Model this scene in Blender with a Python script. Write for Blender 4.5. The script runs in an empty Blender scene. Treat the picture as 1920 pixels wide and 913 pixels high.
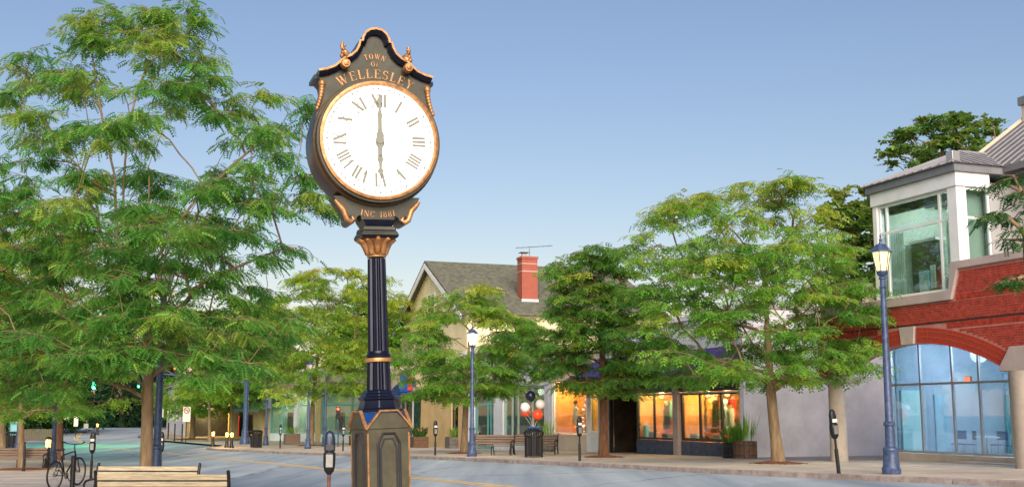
import bpy, math, random
import numpy as np
from mathutils import Vector, Matrix

SCN = bpy.context.scene
COL = SCN.collection
PI = math.pi
R = math.radians

# ------------------------------------------------------------------ camera, sky, sun
FPX, CX, CY, EYE = 2150.0, 960.0, 456.5, 2.0
PITCH = math.atan(318.5 / FPX)
cd = bpy.data.cameras.new('camera')
cam = bpy.data.objects.new('camera', cd)
COL.objects.link(cam)
cam.location = (0, 0, EYE)
cam.rotation_euler = (PI / 2 + PITCH, 0, 0)
cd.sensor_width = 36.0
cd.lens = 36.0 * FPX / 1920.0
cd.clip_end = 3000
cd.clip_start = 0.1
cd.dof.use_dof = True
cd.dof.focus_distance = 11.0
cd.dof.aperture_fstop = 9.0
SCN.camera = cam

SUN_EL, SUN_AZ = R(26), R(174)      # azimuth measured clockwise from +Y: behind the camera, a little to the right
w = bpy.data.worlds.new('World')
SCN.world = w
w.use_nodes = True
nt = w.node_tree
bg = nt.nodes['Background']
sky = nt.nodes.new('ShaderNodeTexSky')
sky.sky_type = 'NISHITA'
sky.sun_disc = False
sky.sun_elevation = SUN_EL
sky.sun_rotation = SUN_AZ
sky.altitude = 0
sky.air_density = 1.6
sky.dust_density = 0.0
sky.ozone_density = 6.0
grade = nt.nodes.new('ShaderNodeMix')
grade.data_type = 'RGBA'
grade.blend_type = 'MULTIPLY'
grade.inputs[0].default_value = 1
grade.inputs[7].default_value = (1.25, .985, .975, 1)      # dusk air a little more violet than the model's
nt.links.new(sky.outputs[0], grade.inputs[6])
nt.links.new(grade.outputs[2], bg.inputs[0])
bg.inputs[1].default_value = 0.062
sd = bpy.data.lights.new('sun', 'SUN')
sd.energy = 3.6
sd.angle = R(50)
sd.color = (1.0, 0.85, 0.68)
sun = bpy.data.objects.new('sun', sd)
COL.objects.link(sun)
sdir = Vector((math.sin(SUN_AZ) * math.cos(SUN_EL), math.cos(SUN_AZ) * math.cos(SUN_EL), math.sin(SUN_EL)))
sun.rotation_euler = sdir.to_track_quat('Z', 'Y').to_euler()
SCN.view_settings.view_transform = 'Standard'
SCN.view_settings.look = 'None'
SCN.view_settings.gamma = 1
SCN.view_settings.exposure = 0.95
SCN.render.engine = 'CYCLES'
SCN.cycles.max_bounces = 8
SCN.cycles.transparent_max_bounces = 16
SCN.cycles.sample_clamp_indirect = 4

# ------------------------------------------------------------------ places
TH = R(20.3)
SX, SY = -math.sin(TH), math.cos(TH)      # along the street, away from the camera
QX, QY = math.cos(TH), math.sin(TH)       # across the street, to the right


def W(s, c):
    return (s * SX + c * QX, s * SY + c * QY)


def SC(X, Y):
    return (X * SX + Y * SY, X * QX + Y * QY)


def lng(s):
    if s < 57:
        return -.0145 * (s - 22.8)
    z = -.0145 * 34.2
    t = min(s - 57, 38)
    z += -.0145 * t + .5 * .0265 / 38 * t * t
    if s > 95:
        z += .012 * (min(s, 150) - 95)
    if s > 150:
        z -= .0006 * (s - 150)
    return z


def ground(X, Y):
    s, c = SC(X, Y)
    k = 1 if s < 60 else max(0., 1 - (s - 60) / 60)
    return lng(max(s, -30)) + .04 * min(max(c - 4.5, 0), 12.25) * k


def ray(x, y):
    u = (x - CX) / FPX
    v = (CY - y) / FPX
    fw = math.cos(PITCH) - v * math.sin(PITCH)
    up = math.sin(PITCH) + v * math.cos(PITCH)
    return u / fw, up / fw


def at(x, y, d):
    a, b = ray(x, y)
    return Vector((a * d, d, EYE + b * d))


def og(x, y, dz=0.0):
    a, b = ray(x, y)
    d = 4.0
    while d < 300 and EYE + b * d > ground(a * d, d) + dz:
        d += .03
    return Vector((a * d, d, ground(a * d, d) + dz))


def gp(x, d, dz=0.0):
    """point on the ground under image column x at distance d"""
    X = (x - CX) / FPX * d / 1.017
    return Vector((X, d, ground(X, d) + dz))


# ------------------------------------------------------------------ materials
def mat(name, col, rough=.7, metal=0., var=.12, scale=6., bump=0., col2=None, spec=.4, detail=5, stretch=None):
    m = bpy.data.materials.new(name)
    m.use_nodes = True
    n = m.node_tree
    b = n.nodes['Principled BSDF']
    b.inputs['Roughness'].default_value = rough
    b.inputs['Metallic'].default_value = metal
    b.inputs['Specular IOR Level'].default_value = spec
    tc = n.nodes.new('ShaderNodeTexCoord')
    mp = n.nodes.new('ShaderNodeMapping')
    if stretch:
        mp.inputs['Scale'].default_value = stretch
    n.links.new(tc.outputs['Object'], mp.inputs[0])
    no = n.nodes.new('ShaderNodeTexNoise')
    no.inputs['Scale'].default_value = scale
    no.inputs['Detail'].default_value = detail
    no.inputs['Roughness'].default_value = .65
    n.links.new(mp.outputs[0], no.inputs[0])
    cr = n.nodes.new('ShaderNodeValToRGB')
    c2 = col2 or tuple(min(1, c * (1 + var * 2.2)) for c in col)
    c1 = tuple(c * (1 - var * 1.6) for c in col) if not col2 else col
    cr.color_ramp.elements[0].color = (*c1, 1)
    cr.color_ramp.elements[0].position = .3
    cr.color_ramp.elements[1].color = (*c2, 1)
    cr.color_ramp.elements[1].position = .72
    n.links.new(no.outputs[0], cr.inputs[0])
    n.links.new(cr.outputs[0], b.inputs['Base Color'])
    if bump:
        bn = n.nodes.new('ShaderNodeBump')
        bn.inputs['Strength'].default_value = bump
        bn.inputs['Distance'].default_value = .02
        n.links.new(no.outputs[0], bn.inputs['Height'])
        n.links.new(bn.outputs[0], b.inputs['Normal'])
    return m


def emit(name, col, strength):
    m = bpy.data.materials.new(name)
    m.use_nodes = True
    b = m.node_tree.nodes['Principled BSDF']
    b.inputs['Base Color'].default_value = (*[min(c, .8) for c in col], 1)
    b.inputs['Emission Color'].default_value = (*col, 1)
    b.inputs['Emission Strength'].default_value = strength
    return m


def glass(name, tint=(.8, .9, .9), refl=1.0):
    m = bpy.data.materials.new(name)
    m.use_nodes = True
    n = m.node_tree
    out = n.nodes['Material Output']
    n.nodes.remove(n.nodes['Principled BSDF'])
    t = n.nodes.new('ShaderNodeBsdfTransparent')
    t.inputs[0].default_value = (*tint, 1)
    g = n.nodes.new('ShaderNodeBsdfGlossy')
    g.inputs['Roughness'].default_value = .02
    fr = n.nodes.new('ShaderNodeFresnel')
    fr.inputs[0].default_value = 1.55
    mu = n.nodes.new('ShaderNodeMath')
    mu.operation = 'MULTIPLY_ADD'
    mu.inputs[1].default_value = refl
    mu.inputs[2].default_value = .0
    mu.use_clamp = True
    n.links.new(fr.outputs[0], mu.inputs[0])
    mx = n.nodes.new('ShaderNodeMixShader')
    n.links.new(mu.outputs[0], mx.inputs[0])
    n.links.new(t.outputs[0], mx.inputs[1])
    n.links.new(g.outputs[0], mx.inputs[2])
    n.links.new(mx.outputs[0], out.inputs[0])
    return m


def leafmat(name, dark, light, young, trans=.38):
    m = bpy.data.materials.new(name)
    m.use_nodes = True
    n = m.node_tree
    b = n.nodes['Principled BSDF']
    b.inputs['Roughness'].default_value = .5
    b.inputs['Specular IOR Level'].default_value = .25
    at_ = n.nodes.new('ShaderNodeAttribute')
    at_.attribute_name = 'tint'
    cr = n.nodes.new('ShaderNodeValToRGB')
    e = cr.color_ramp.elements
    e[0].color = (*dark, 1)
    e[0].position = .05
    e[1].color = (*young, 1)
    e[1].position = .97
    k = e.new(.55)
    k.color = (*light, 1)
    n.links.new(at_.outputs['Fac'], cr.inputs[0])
    n.links.new(cr.outputs[0], b.inputs['Base Color'])
    tr = n.nodes.new('ShaderNodeBsdfTranslucent')
    hs = n.nodes.new('ShaderNodeHueSaturation')
    hs.inputs['Value'].default_value = 1.35
    hs.inputs['Hue'].default_value = .485
    n.links.new(cr.outputs[0], hs.inputs['Color'])
    n.links.new(hs.outputs[0], tr.inputs[0])
    mx = n.nodes.new('ShaderNodeMixShader')
    mx.inputs[0].default_value = trans
    n.links.new(b.outputs[0], mx.inputs[1])
    n.links.new(tr.outputs[0], mx.inputs[2])
    n.links.new(mx.outputs[0], n.nodes['Material Output'].inputs[0])
    return m


M = {}


def asphalt():
    """worn asphalt: fine grain, long streaks along the traffic, repair patches and hairline cracks"""
    m = mat('asphalt', (.34, .395, .45), .8, 0, .08, 30, .25, spec=.3)
    n = m.node_tree
    L = n.links
    b = n.nodes['Principled BSDF']
    base = b.inputs['Base Color'].links[0].from_socket
    tc = n.nodes.new('ShaderNodeTexCoord')
    mp = n.nodes.new('ShaderNodeMapping')
    mp.inputs['Rotation'].default_value = (0, 0, -TH)
    mp.inputs['Scale'].default_value = (1.0, .06, 1)
    L.new(tc.outputs['Object'], mp.inputs[0])
    st = n.nodes.new('ShaderNodeTexNoise')
    st.inputs['Scale'].default_value = .9
    st.inputs['Detail'].default_value = 6
    L.new(mp.outputs[0], st.inputs[0])

    def ramp(src, p0, c0, p1, c1):
        r = n.nodes.new('ShaderNodeValToRGB')
        r.color_ramp.elements[0].position = p0
        r.color_ramp.elements[0].color = (*c0, 1)
        r.color_ramp.elements[1].position = p1
        r.color_ramp.elements[1].color = (*c1, 1)
        L.new(src, r.inputs[0])
        return r.outputs[0]

    def mul(a, c):
        x = n.nodes.new('ShaderNodeMix')
        x.data_type = 'RGBA'
        x.blend_type = 'MULTIPLY'
        x.inputs[0].default_value = 1
        L.new(a, x.inputs[6])
        L.new(c, x.inputs[7])
        return x.outputs[2]
    c = mul(base, ramp(st.outputs[0], .34, (.70, .72, .76), .66, (1.22, 1.19, 1.12)))
    pn = n.nodes.new('ShaderNodeTexVoronoi')
    pn.feature = 'F1'
    pn.distance = 'CHEBYCHEV'
    pn.inputs['Scale'].default_value = .11
    mp2 = n.nodes.new('ShaderNodeMapping')
    mp2.inputs['Rotation'].default_value = (0, 0, -TH)
    mp2.inputs['Scale'].default_value = (1.6, .7, 1)
    L.new(tc.outputs['Object'], mp2.inputs[0])
    L.new(mp2.outputs[0], pn.inputs[0])
    sep = n.nodes.new('ShaderNodeSeparateColor')
    L.new(pn.outputs['Color'], sep.inputs[0])
    c = mul(c, ramp(sep.outputs[0], .74, (1, 1, 1), .76, (.86, .87, .88)))
    ck = n.nodes.new('ShaderNodeTexVoronoi')
    ck.feature = 'DISTANCE_TO_EDGE'
    ck.inputs['Scale'].default_value = .23
    wn = n.nodes.new('ShaderNodeTexNoise')
    wn.inputs['Scale'].default_value = .8
    wn.inputs['Detail'].default_value = 8
    L.new(tc.outputs['Object'], wn.inputs[0])
    ad = n.nodes.new('ShaderNodeMix')
    ad.data_type = 'RGBA'
    ad.inputs[0].default_value = .55
    L.new(tc.outputs['Object'], ad.inputs[6])
    L.new(wn.outputs['Color'], ad.inputs[7])
    L.new(ad.outputs[2], ck.inputs[0])
    c = mul(c, ramp(ck.outputs[0], .0, (.55, .55, .55), .012, (1, 1, 1)))
    L.new(c, b.inputs['Base Color'])
    return m


M['asphalt'] = asphalt()
M['concrete'] = mat('concrete', (.42, .36, .31), .9, 0, .12, 1.1, .15)
M['slab'] = mat('slab', (.45, .385, .325), .9, 0, .14, .8, .12)
M['granite'] = mat('granite', (.27, .22, .2), .85, 0, .25, 3, .3)
M['dirt'] = mat('dirt', (.10, .12, .05), .95, 0, .3, .4, .2)
M['mulch'] = mat('mulch', (.17, .06, .03), .95, 0, .4, 14, 1.)
M['yellow'] = mat('yellow_paint', (.80, .52, .18), .8, 0, .12, 2.5)
M['brick'] = mat('red_brick', (.35, .042, .024), .85, 0, .30, 5.5, .3, spec=.2)
M['brick2'] = mat('arch_brick', (.38, .05, .028), .85, 0, .28, 6, .3, spec=.2)
M['chim'] = mat('chimney_brick', (.36, .075, .035), .85, 0, .18, 1.6, .3, spec=.2)
M['mortar'] = mat('mortar', (.46, .20, .17), .95, 0, .12, 5)
M['stone'] = mat('pink_stone', (.42, .345, .325), .85, 0, .08, 1.3, .1)
M['colstone'] = mat('column_stone', (.44, .37, .31), .85, 0, .1, 1.6, .15)
M['lav'] = mat('lavender_stucco', (.68, .66, .71), .9, 0, .14, .45, .15, detail=8)
M['greywall'] = mat('grey_stucco', (.36, .36, .37), .85, 0, .05, 1., .08)
M['white'] = mat('white_paint', (.72, .73, .74), .5, 0, .05, 2)
M['whitewall'] = mat('white_board', (.62, .64, .68), .6, 0, .06, 1.2)
M['beige'] = mat('beige_plaster', (.50, .43, .34), .85, 0, .07, .9, .1)
M['tan'] = mat('tan_stucco', (.55, .39, .20), .9, 0, .1, .7, .12)
M['cream'] = mat('cream_board', (.78, .67, .42), .75, 0, .06, 1)
M['zinc'] = mat('zinc_roof', (.16, .15, .155), .55, .1, .1, 1.2)
M['zincd'] = mat('zinc_seam', (.27, .27, .29), .5, .1, .08, 2)
M['gutter'] = mat('gutter', (.2, .21, .23), .5, .3, .08, 2)
M['shingle'] = mat('asphalt_shingle', (.115, .115, .085), .95, 0, .25, 3, .3)
M['alu'] = mat('aluminium_frame', (.42, .42, .43), .35, .6, .05, 3)
M['dark'] = mat('dark_frame', (.025, .024, .03), .4, 0, .1, 3)
M['black'] = mat('black_iron', (.012, .012, .014), .42, .2, .2, 9)
M['bluepost'] = mat('slate_blue_paint', (.045, .07, .145), .42, .1, .3, 9, .1)
M['woodw'] = mat('weathered_slat', (.33, .275, .19), .7, 0, .25, 3, .2, stretch=(1, 14, 14))
M['woodd'] = mat('brown_slat', (.19, .13, .095), .75, 0, .25, 3, .2, stretch=(1, 14, 14))
M['planter'] = mat('planter_wood', (.11, .06, .035), .85, 0, .3, 5, .3, stretch=(1, 1, 8))
M['pgrey'] = mat('planter_stone', (.12, .11, .10), .85, 0, .25, 5, .3)
M['clock'] = mat('clock_olive_paint', (.045, .044, .034), .42, .35, .2, 5, .08)
M['clockp'] = mat('pedestal_olive_paint', (.066, .060, .038), .5, .2, .22, 4, .08)
M['clockd'] = mat('clock_dark_blue', (.006, .008, .022), .28, .35, .2, 6)
M['clockb'] = mat('clock_bright_blue', (.008, .045, .19), .35, .2, .2, 6)
M['bronze'] = mat('bronze_ring', (.10, .065, .035), .33, .7, .15, 6)
M['gold'] = mat('gilding', (.37, .185, .075), .42, .5, .3, 14)
M['numeral'] = mat('numeral_grey', (.20, .20, .17), .6, 0, .05, 10)
M['purple'] = mat('purple_canvas', (.05, .035, .17), .85, 0, .15, 2.5, .1)
M['blueaw'] = mat('blue_canvas', (.01, .05, .25), .85, 0, .12, 2.5, .1)
M['greyaw'] = mat('grey_canvas', (.25, .28, .36), .85, 0, .1, 2.5, .1)
M['bluebrick'] = mat('blue_brick', (.075, .095, .15), .8, 0, .18, 4, .2)
M['teal'] = mat('teal_paint', (.12, .36, .36), .55, 0, .08, 2)
M['sage'] = mat('sage_paint', (.42, .5, .40), .6, 0, .08, 2)
M['orange_room'] = mat('orange_room', (.66, .31, .085), .8, 0, .22, 1.6)
M['yellow_room'] = mat('yellow_room', (.85, .55, .16), .8, 0, .1, 1)
M['blue_room'] = mat('blue_room', (.42, .50, .58), .8, 0, .1, .7)
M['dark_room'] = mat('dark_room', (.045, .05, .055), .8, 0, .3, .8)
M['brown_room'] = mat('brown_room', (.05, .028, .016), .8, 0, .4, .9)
M['pale_room'] = mat('pale_room', (.45, .52, .47), .8, 0, .08, .7)
M['curtain'] = mat('pale_curtain', (.55, .62, .58), .85, 0, .06, 1.5)
M['paper'] = mat('white_card', (.75, .8, .8), .7, 0, .05, 3)
M['ltblue'] = mat('light_blue_card', (.30, .52, .62), .6, 0, .1, 3)
M['redp'] = mat('red_paint', (.45, .03, .02), .5, 0, .1, 4)
M['signw'] = mat('sign_white', (.6, .58, .53), .5, 0, .05, 4)
M['bluecloth'] = mat('blue_chair', (.10, .19, .34), .6, 0, .15, 4)
M['rubber'] = mat('tyre_rubber', (.015, .015, .016), .75, 0, .2, 8)
M['chrome'] = mat('bare_metal', (.5, .5, .52), .3, .9, .08, 5)
M['metergrey'] = mat('meter_grey', (.2, .2, .2), .4, .5, .1, 5)
M['meterdome'] = mat('meter_dome', (.02, .03, .06), .25, .3, .1, 5)
M['rust'] = mat('rusty_pole', (.14, .06, .045), .7, .2, .25, 8)
M['balloon_w'] = mat('white_balloon', (.75, .72, .7), .3, 0, .03, 3)
M['balloon_r'] = mat('red_balloon', (.75, .07, .02), .3, 0, .05, 3)
M['balloon_k'] = mat('navy_balloon', (.01, .012, .03), .25, 0, .1, 3)
M['bark'] = mat('bark', (.13, .075, .042), .95, 0, .45, 9, 1.0, stretch=(1, 1, .22), col2=(.30, .22, .13))
M['barkr'] = mat('reddish_bark', (.075, .03, .016), .95, 0, .45, 9, 1.0, stretch=(1, 1, .22), col2=(.20, .10, .055))
M['flower'] = mat('red_petals', (.7, .06, .08), .6, 0, .2, 9)
M['glass'] = glass('window_glass', (.85, .95, .95), .75)
M['glassb'] = glass('blue_window_glass', (.82, .92, .98), .5)
M['glasst'] = glass('teal_window_glass', (.84, .93, .91), .4)
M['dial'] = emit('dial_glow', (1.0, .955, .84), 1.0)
M['lampwarm'] = emit('lamp_warm', (1.0, .80, .33), .58)
M['lamphot'] = emit('lamp_hot', (1.0, .95, .72), 9.)
M['lampdim'] = emit('lamp_dim', (.5, .48, .38), .06)
M['lampor'] = emit('bollard_glow', (1.0, .46, .10), 1.6)
M['green_e'] = emit('signal_green', (.05, 1.0, .5), 9.)
M['red_e'] = emit('signal_red', (1.0, .07, .03), 3.)
M['amber_e'] = emit('signal_amber', (1.0, .3, .04), 1.6)
M['shop_e'] = emit('shop_light', (1.0, .62, .25), 5.)
M['cool_e'] = emit('cool_light', (.8, .92, 1.0), 4.)
M['screen_e'] = emit('blue_screen', (.25, .5, 1.0), 1.2)
M['bulb_e'] = emit('tiny_bulb', (1.0, .93, .8), 2.2)
# leaves
M['leaf_near'] = leafmat('locust_leaf_near', (.05, .19, .04), (.135, .36, .06), (.37, .45, .075), .48)
M['leaf_mid'] = leafmat('locust_leaf', (.05, .185, .032), (.18, .41, .052), (.44, .50, .07), .48)
M['leaf_yel'] = leafmat('locust_leaf_yellow', (.08, .23, .03), (.26, .42, .045), (.50, .51, .055), .45)
M['leaf_deep'] = leafmat('locust_leaf_deep', (.035, .14, .03), (.13, .31, .045), (.36, .43, .06), .45)
M['tealdoor'] = mat('pale_teal_door', (.55, .80, .78), .5, 0, .06, 1)
M['leaf_oak'] = leafmat('oak_leaf', (.05, .15, .035), (.15, .28, .05), (.3, .34, .06))
M['leaf_con'] = leafmat('conifer_leaf', (.008, .035, .018), (.018, .065, .03), (.04, .10, .03), .12)
M['leaf_dark'] = leafmat('dark_leaf', (.02, .08, .02), (.05, .15, .03), (.11, .2, .04))


# ------------------------------------------------------------------ mesh helpers
class MB:
    def __init__(s):
        s.v, s.f = [], []
        s.M = None

    def add(s, vs, fs):
        o = len(s.v)
        for p in vs:
            s.v.append(tuple(s.M @ Vector(p)) if s.M else tuple(p))
        s.f += [tuple(i + o for i in f) for f in fs]
        return s

    def box(s, x0, x1, y0, y1, z0, z1):
        return s.add([(x0, y0, z0), (x1, y0, z0), (x1, y1, z0), (x0, y1, z0), (x0, y0, z1), (x1, y0, z1), (x1, y1, z1), (x0, y1, z1)],
                     [(0, 3, 2, 1), (4, 5, 6, 7), (0, 1, 5, 4), (1, 2, 6, 5), (2, 3, 7, 6), (3, 0, 4, 7)])

    def room(s, x0, x1, y0, y1, z0, z1):
        """five inner faces, open towards -y"""
        return s.add([(x0, y0, z0), (x1, y0, z0), (x1, y1, z0), (x0, y1, z0), (x0, y0, z1), (x1, y0, z1), (x1, y1, z1), (x0, y1, z1)],
                     [(0, 1, 2, 3), (4, 7, 6, 5), (1, 5, 6, 2), (2, 6, 7, 3), (3, 7, 4, 0)])

    def prism(s, pts, y0, y1):
        """polygon in the XZ plane (counter-clockwise seen from -y), extruded along y"""
        n = len(pts)
        return s.add([(x, y0, z) for x, z in pts] + [(x, y1, z) for x, z in pts],
                     [tuple(range(n)), tuple(range(2 * n - 1, n - 1, -1))] + [(i, i + n, (i + 1) % n + n, (i + 1) % n) for i in range(n)])

    def loft(s, rings, cap=True, close=True):
        n = len(rings[0])
        vs = [p for r in rings for p in r]
        fs = []
        for k in range(len(rings) - 1):
            for i in range(n if close else n - 1):
                j = (i + 1) % n
                fs.append((k * n + i, k * n + j, (k + 1) * n + j, (k + 1) * n + i))
        if cap:
            fs.append(tuple(range(n - 1, -1, -1)))
            fs.append(tuple(range((len(rings) - 1) * n, len(rings) * n)))
        return s.add(vs, fs)

    def lathe(s, prof, n=16, c=(0, 0, 0), axis='z', rot=0., flute=0., sx=1., sy=1.):
        rings = []
        for r, h in prof:
            ring = []
            for i in range(n):
                a = rot + 2 * PI * i / n
                rr = r * (1 - flute * (i % 2))
                u, v = rr * math.cos(a) * sx, rr * math.sin(a) * sy
                if axis == 'z':
                    ring.append((c[0] + u, c[1] + v, c[2] + h))
                elif axis == 'y':
                    ring.append((c[0] + u, c[1] + h, c[2] - v))
                else:
                    ring.append((c[0] + h, c[1] + u, c[2] + v))
            rings.append(ring)
        return s.loft(rings)

    def tube(s, pts, rads, n=6, cap=True):
        pts = [Vector(p) for p in pts]
        if not hasattr(rads, '__len__'):
            rads = [rads] * len(pts)
        rings = []
        ref = None
        for i, p in enumerate(pts):
            t = (pts[min(i + 1, len(pts) - 1)] - pts[max(i - 1, 0)])
            t = t.normalized() if t.length > 1e-9 else Vector((0, 0, 1))
            if ref is None:
                ref = Vector((1, 0, 0)) if abs(t.x) < .8 else Vector((0, 1, 0))
            u = (ref - t * ref.dot(t))
            u = u.normalized() if u.length > 1e-6 else t.orthogonal().normalized()
            v = t.cross(u)
            ref = u
            rings.append([tuple(p + (u * math.cos(2 * PI * k / n) + v * math.sin(2 * PI * k / n)) * rads[i]) for k in range(n)])
        return s.loft(rings, cap)

    def sphere(s, c, r, nu=14, nv=9, sx=1, sy=1, sz=1):
        prof = [(max(r * math.sin(PI * k / nv), 1e-4), -r * math.cos(PI * k / nv) * sz) for k in range(nv + 1)]
        return s.lathe(prof, nu, c, sx=sx, sy=sy)

    def build(s, name, m, parent=None, smooth=False, loc=None):
        me = bpy.data.meshes.new(name)
        me.from_pydata(s.v, [], s.f)
        me.materials.append(m)
        if smooth:
            me.polygons.foreach_set('use_smooth', [True] * len(me.polygons))
        me.update()
        o = bpy.data.objects.new(name, me)
        COL.objects.link(o)
        if parent:
            o.parent = parent
        if loc is not None:
            o.location = loc
        return o


def bevel(o, wd=.01, seg=2):
    b = o.modifiers.new('bevel', 'BEVEL')
    b.width = wd
    b.segments = seg
    b.limit_method = 'ANGLE'
    return o


def autosmooth(o, ang=35):
    me = o.data
    me.polygons.foreach_set('use_smooth', [True] * len(me.polygons))
    try:
        me.set_sharp_from_angle(angle=R(ang))
    except Exception:
        pass
    return o


def tag(o, label, cat, group=None, kind=None):
    if label:
        o['label'] = label
    if cat:
        o['category'] = cat
    if group:
        o['group'] = group
    if kind:
        o['kind'] = kind
    return o


def thing(name, loc, label, cat, group=None, rz=0.):
    o = bpy.data.objects.new(name, None)
    COL.objects.link(o)
    o.location = loc
    o.rotation_euler = (0, 0, rz)
    o.empty_display_size = .3
    return tag(o, label, cat, group)


def kids(o):
    return [c for c in COL.objects if c.parent == o]


def dup(o, loc, rz=None, label=None, parent=None):
    c = o.copy()
    COL.objects.link(c)
    if parent:
        c.parent = parent
    else:
        c.location = loc
        if rz is not None:
            c.rotation_euler = (0, 0, rz)
        if label:
            c['label'] = label
    for k in kids(o):
        dup(k, None, parent=c)
    return c


def struct(o):
    o['kind'] = 'structure'
    return o


def point(name, loc, power, col, rad=.15, parent=None):
    l = bpy.data.lights.new(name, 'POINT')
    l.energy = power
    l.color = col
    l.shadow_soft_size = rad
    o = bpy.data.objects.new(name, l)
    COL.objects.link(o)
    o.location = loc
    if parent:
        o.parent = parent
    return o


# ------------------------------------------------------------------ ground, road, pavements
def resample(P, step):
    out = [P[0]]
    for a, b in zip(P, P[1:]):
        L = math.dist(a, b)
        n = max(1, int(L / step))
        for i in range(1, n + 1):
            t = i / n
            out.append((a[0] + (b[0] - a[0]) * t, a[1] + (b[1] - a[1]) * t))
    return out


def strip(A, B, n, dz, name, m, thick=0):
    """sheet between two (s,c) polylines with the same number of points"""
    mb = MB()
    vs, fs = [], []
    for a, b in zip(A, B):
        for k in range(n + 1):
            t = k / n
            X, Y = W(a[0] + (b[0] - a[0]) * t, a[1] + (b[1] - a[1]) * t)
            vs.append((X, Y, ground(X, Y) + dz))
    for i in range(len(A) - 1):
        for k in range(n):
            q = i * (n + 1) + k
            fs.append((q, q + 1, q + n + 2, q + n + 1))
    mb.add(vs, fs)
    return mb.build(name, m)


def interp(P, s):
    for a, b in zip(P, P[1:]):
        if a[0] <= s <= b[0]:
            t = (s - a[0]) / (b[0] - a[0])
            return a[1] + (b[1] - a[1]) * t
    return P[0][1] if s < P[0][0] else P[-1][1]


FAR_KERB = [(-40, 22), (10, 20.6), (20.8, 19.35), (25.5, 18.25), (29, 17.6), (38, 16.7), (46, 16.0), (55.6, 15.1), (65.6, 13.9), (78.7, 11.4),
            (87, 8.9), (91, 8.6), (92.5, 10.6), (108, 6.9), (122, 5.2), (140, 6.5), (165, 14), (200, 32)]
NEAR_KERB = [(-40, 5.6), (10, 5.3), (22, 4.9), (34, 4.3), (46, 3.0), (56, 1.3), (65, 0.1), (74, -.6), (84, -2.3), (94, -5.6), (108, -9.5), (122, -11.3), (140, -11), (165, -7), (200, 8)]
ss = [-40, -20, 0, 6, 10] + [10 + 2 * i for i in range(1, 71)] + [155, 160, 165, 172, 180, 190, 200]
fk = [(s, interp(FAR_KERB, s)) for s in ss]
nk = [(s, interp(NEAR_KERB, s)) for s in ss]
# one wide sheet to the horizon
gs = [-60, -30, 0, 20, 40, 57, 65, 73, 80, 87, 95, 105, 120, 135, 150, 165, 200, 300, 600, 1500]
gA = [(s, -900) for s in gs]
mbg = MB()
cs = [-900, -300, -100, -40, -10, 0, 4.5, 8, 12, 16.75, 25, 40, 100, 300, 900]
vs, fs = [], []
for s in gs:
    for c in cs:
        X, Y = W(s, c)
        vs.append((X, Y, ground(X, Y) - .24))
for i in range(len(gs) - 1):
    for k in range(len(cs) - 1):
        q = i * len(cs) + k
        fs.append((q, q + 1, q + len(cs) + 1, q + len(cs)))
mbg.add(vs, fs)
struct(mbg.build('ground', M['dirt']))
struct(strip(nk, fk, 14, -.13, 'road', M['asphalt']))
fo = [(s, 60 if s < 150 else c + 30) for s, c in fk]
no = [(s, -45) for s, c in nk]
struct(strip([(s, c + .16) for s, c in fk], fo, 24, -.006, 'pavement_across', M['concrete']))
struct(strip(no, [(s, c - .16) for s, c in nk], 20, -.006, 'pavement_near', M['concrete']))


def slabs(name, kerb, s0, s1, side, rows, size):
    mb = MB()
    rng = random.Random(5)
    P = resample([(s, interp(kerb, s)) for s in np.arange(s0, s1, 2)], 1.0)
    s = s0
    while s < s1:
        for r in range(rows):
            e = .012
            q = []
            dz = rng.uniform(.0, .006)
            for ds, dc in ((e, e), (size - e, e), (size - e, size - e), (e, size - e)):
                a = s + ds
                c = interp(kerb, a) + side * (.35 + r * size + dc)
                X, Y = W(a, c)
                q.append((X, Y, ground(X, Y) + dz + .002))
            if side > 0:
                q = q[::-1]
            lo = [(x, y, z - .03) for x, y, z in q]
            mb.add(q + lo, [(0, 1, 2, 3), (0, 4, 5, 1), (1, 5, 6, 2), (2, 6, 7, 3), (3, 7, 4, 0)])
        s += size
    o = mb.build(name, M['slab'])
    o['kind'] = 'stuff'
    return tag(o, None, None)


sl1 = slabs('paving_slabs', FAR_KERB, 12, 86, 1, 5, 1.5)
tag(sl1, 'tan concrete paving slabs of the pavement across the street', 'paving')
sl2 = slabs('paving_slabs', NEAR_KERB, 12, 92, -1, 6, 1.8)
tag(sl2, 'pale concrete paving slabs of the pavement by the benches', 'paving')


def kerb_line(name, kerb, s0, s1, side):
    root = bpy.data.objects.new(name, None)
    COL.objects.link(root)
    root['kind'] = 'structure'
    s = s0
    while s < s1:
        ds = 2.4
        mb = MB()
        a0, a1 = s + .012, s + ds - .012
        c0, c1 = interp(kerb, a0), interp(kerb, a1)
        rings = []
        for a, c in ((a0, c0), (a1, c1)):
            ring = []
            for off, h in ((0., -.2), (.012, -.006), (.03, .012), (.17, .012), (.17, -.2)):
                X, Y = W(a, c + side * off)
                ring.append((X, Y, ground(X, Y) + h))
            rings.append(ring)
        mb.loft(rings)
        mb.build('kerb_stone', M['granite'], root)
        s += ds
    return root


kerb_line('kerb_across', FAR_KERB, 10, 91, 1)
kerb_line('kerb_near', NEAR_KERB, 10, 92, -1)

# painted line: a run of yellow that follows the bend
YL = [(15, 11.6), (30.2, 10.9), (37.2, 10.4), (46.1, 9.8), (57.1, 9.2), (69.9, 8.0), (85.3, 5.6), (92.3, 3.3), (104, .3), (119, -.6), (137, -.2), (150, 2)]
yl = [(s, interp(YL, s)) for s in np.arange(15, 150, 1.5)]
for k, off in enumerate((-.14, .14)):
    o = strip([(s, c + off - .075) for s, c in yl], [(s, c + off + .075) for s, c in yl], 1, -.122, 'road_marking', M['yellow'])
    struct(o)


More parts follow.
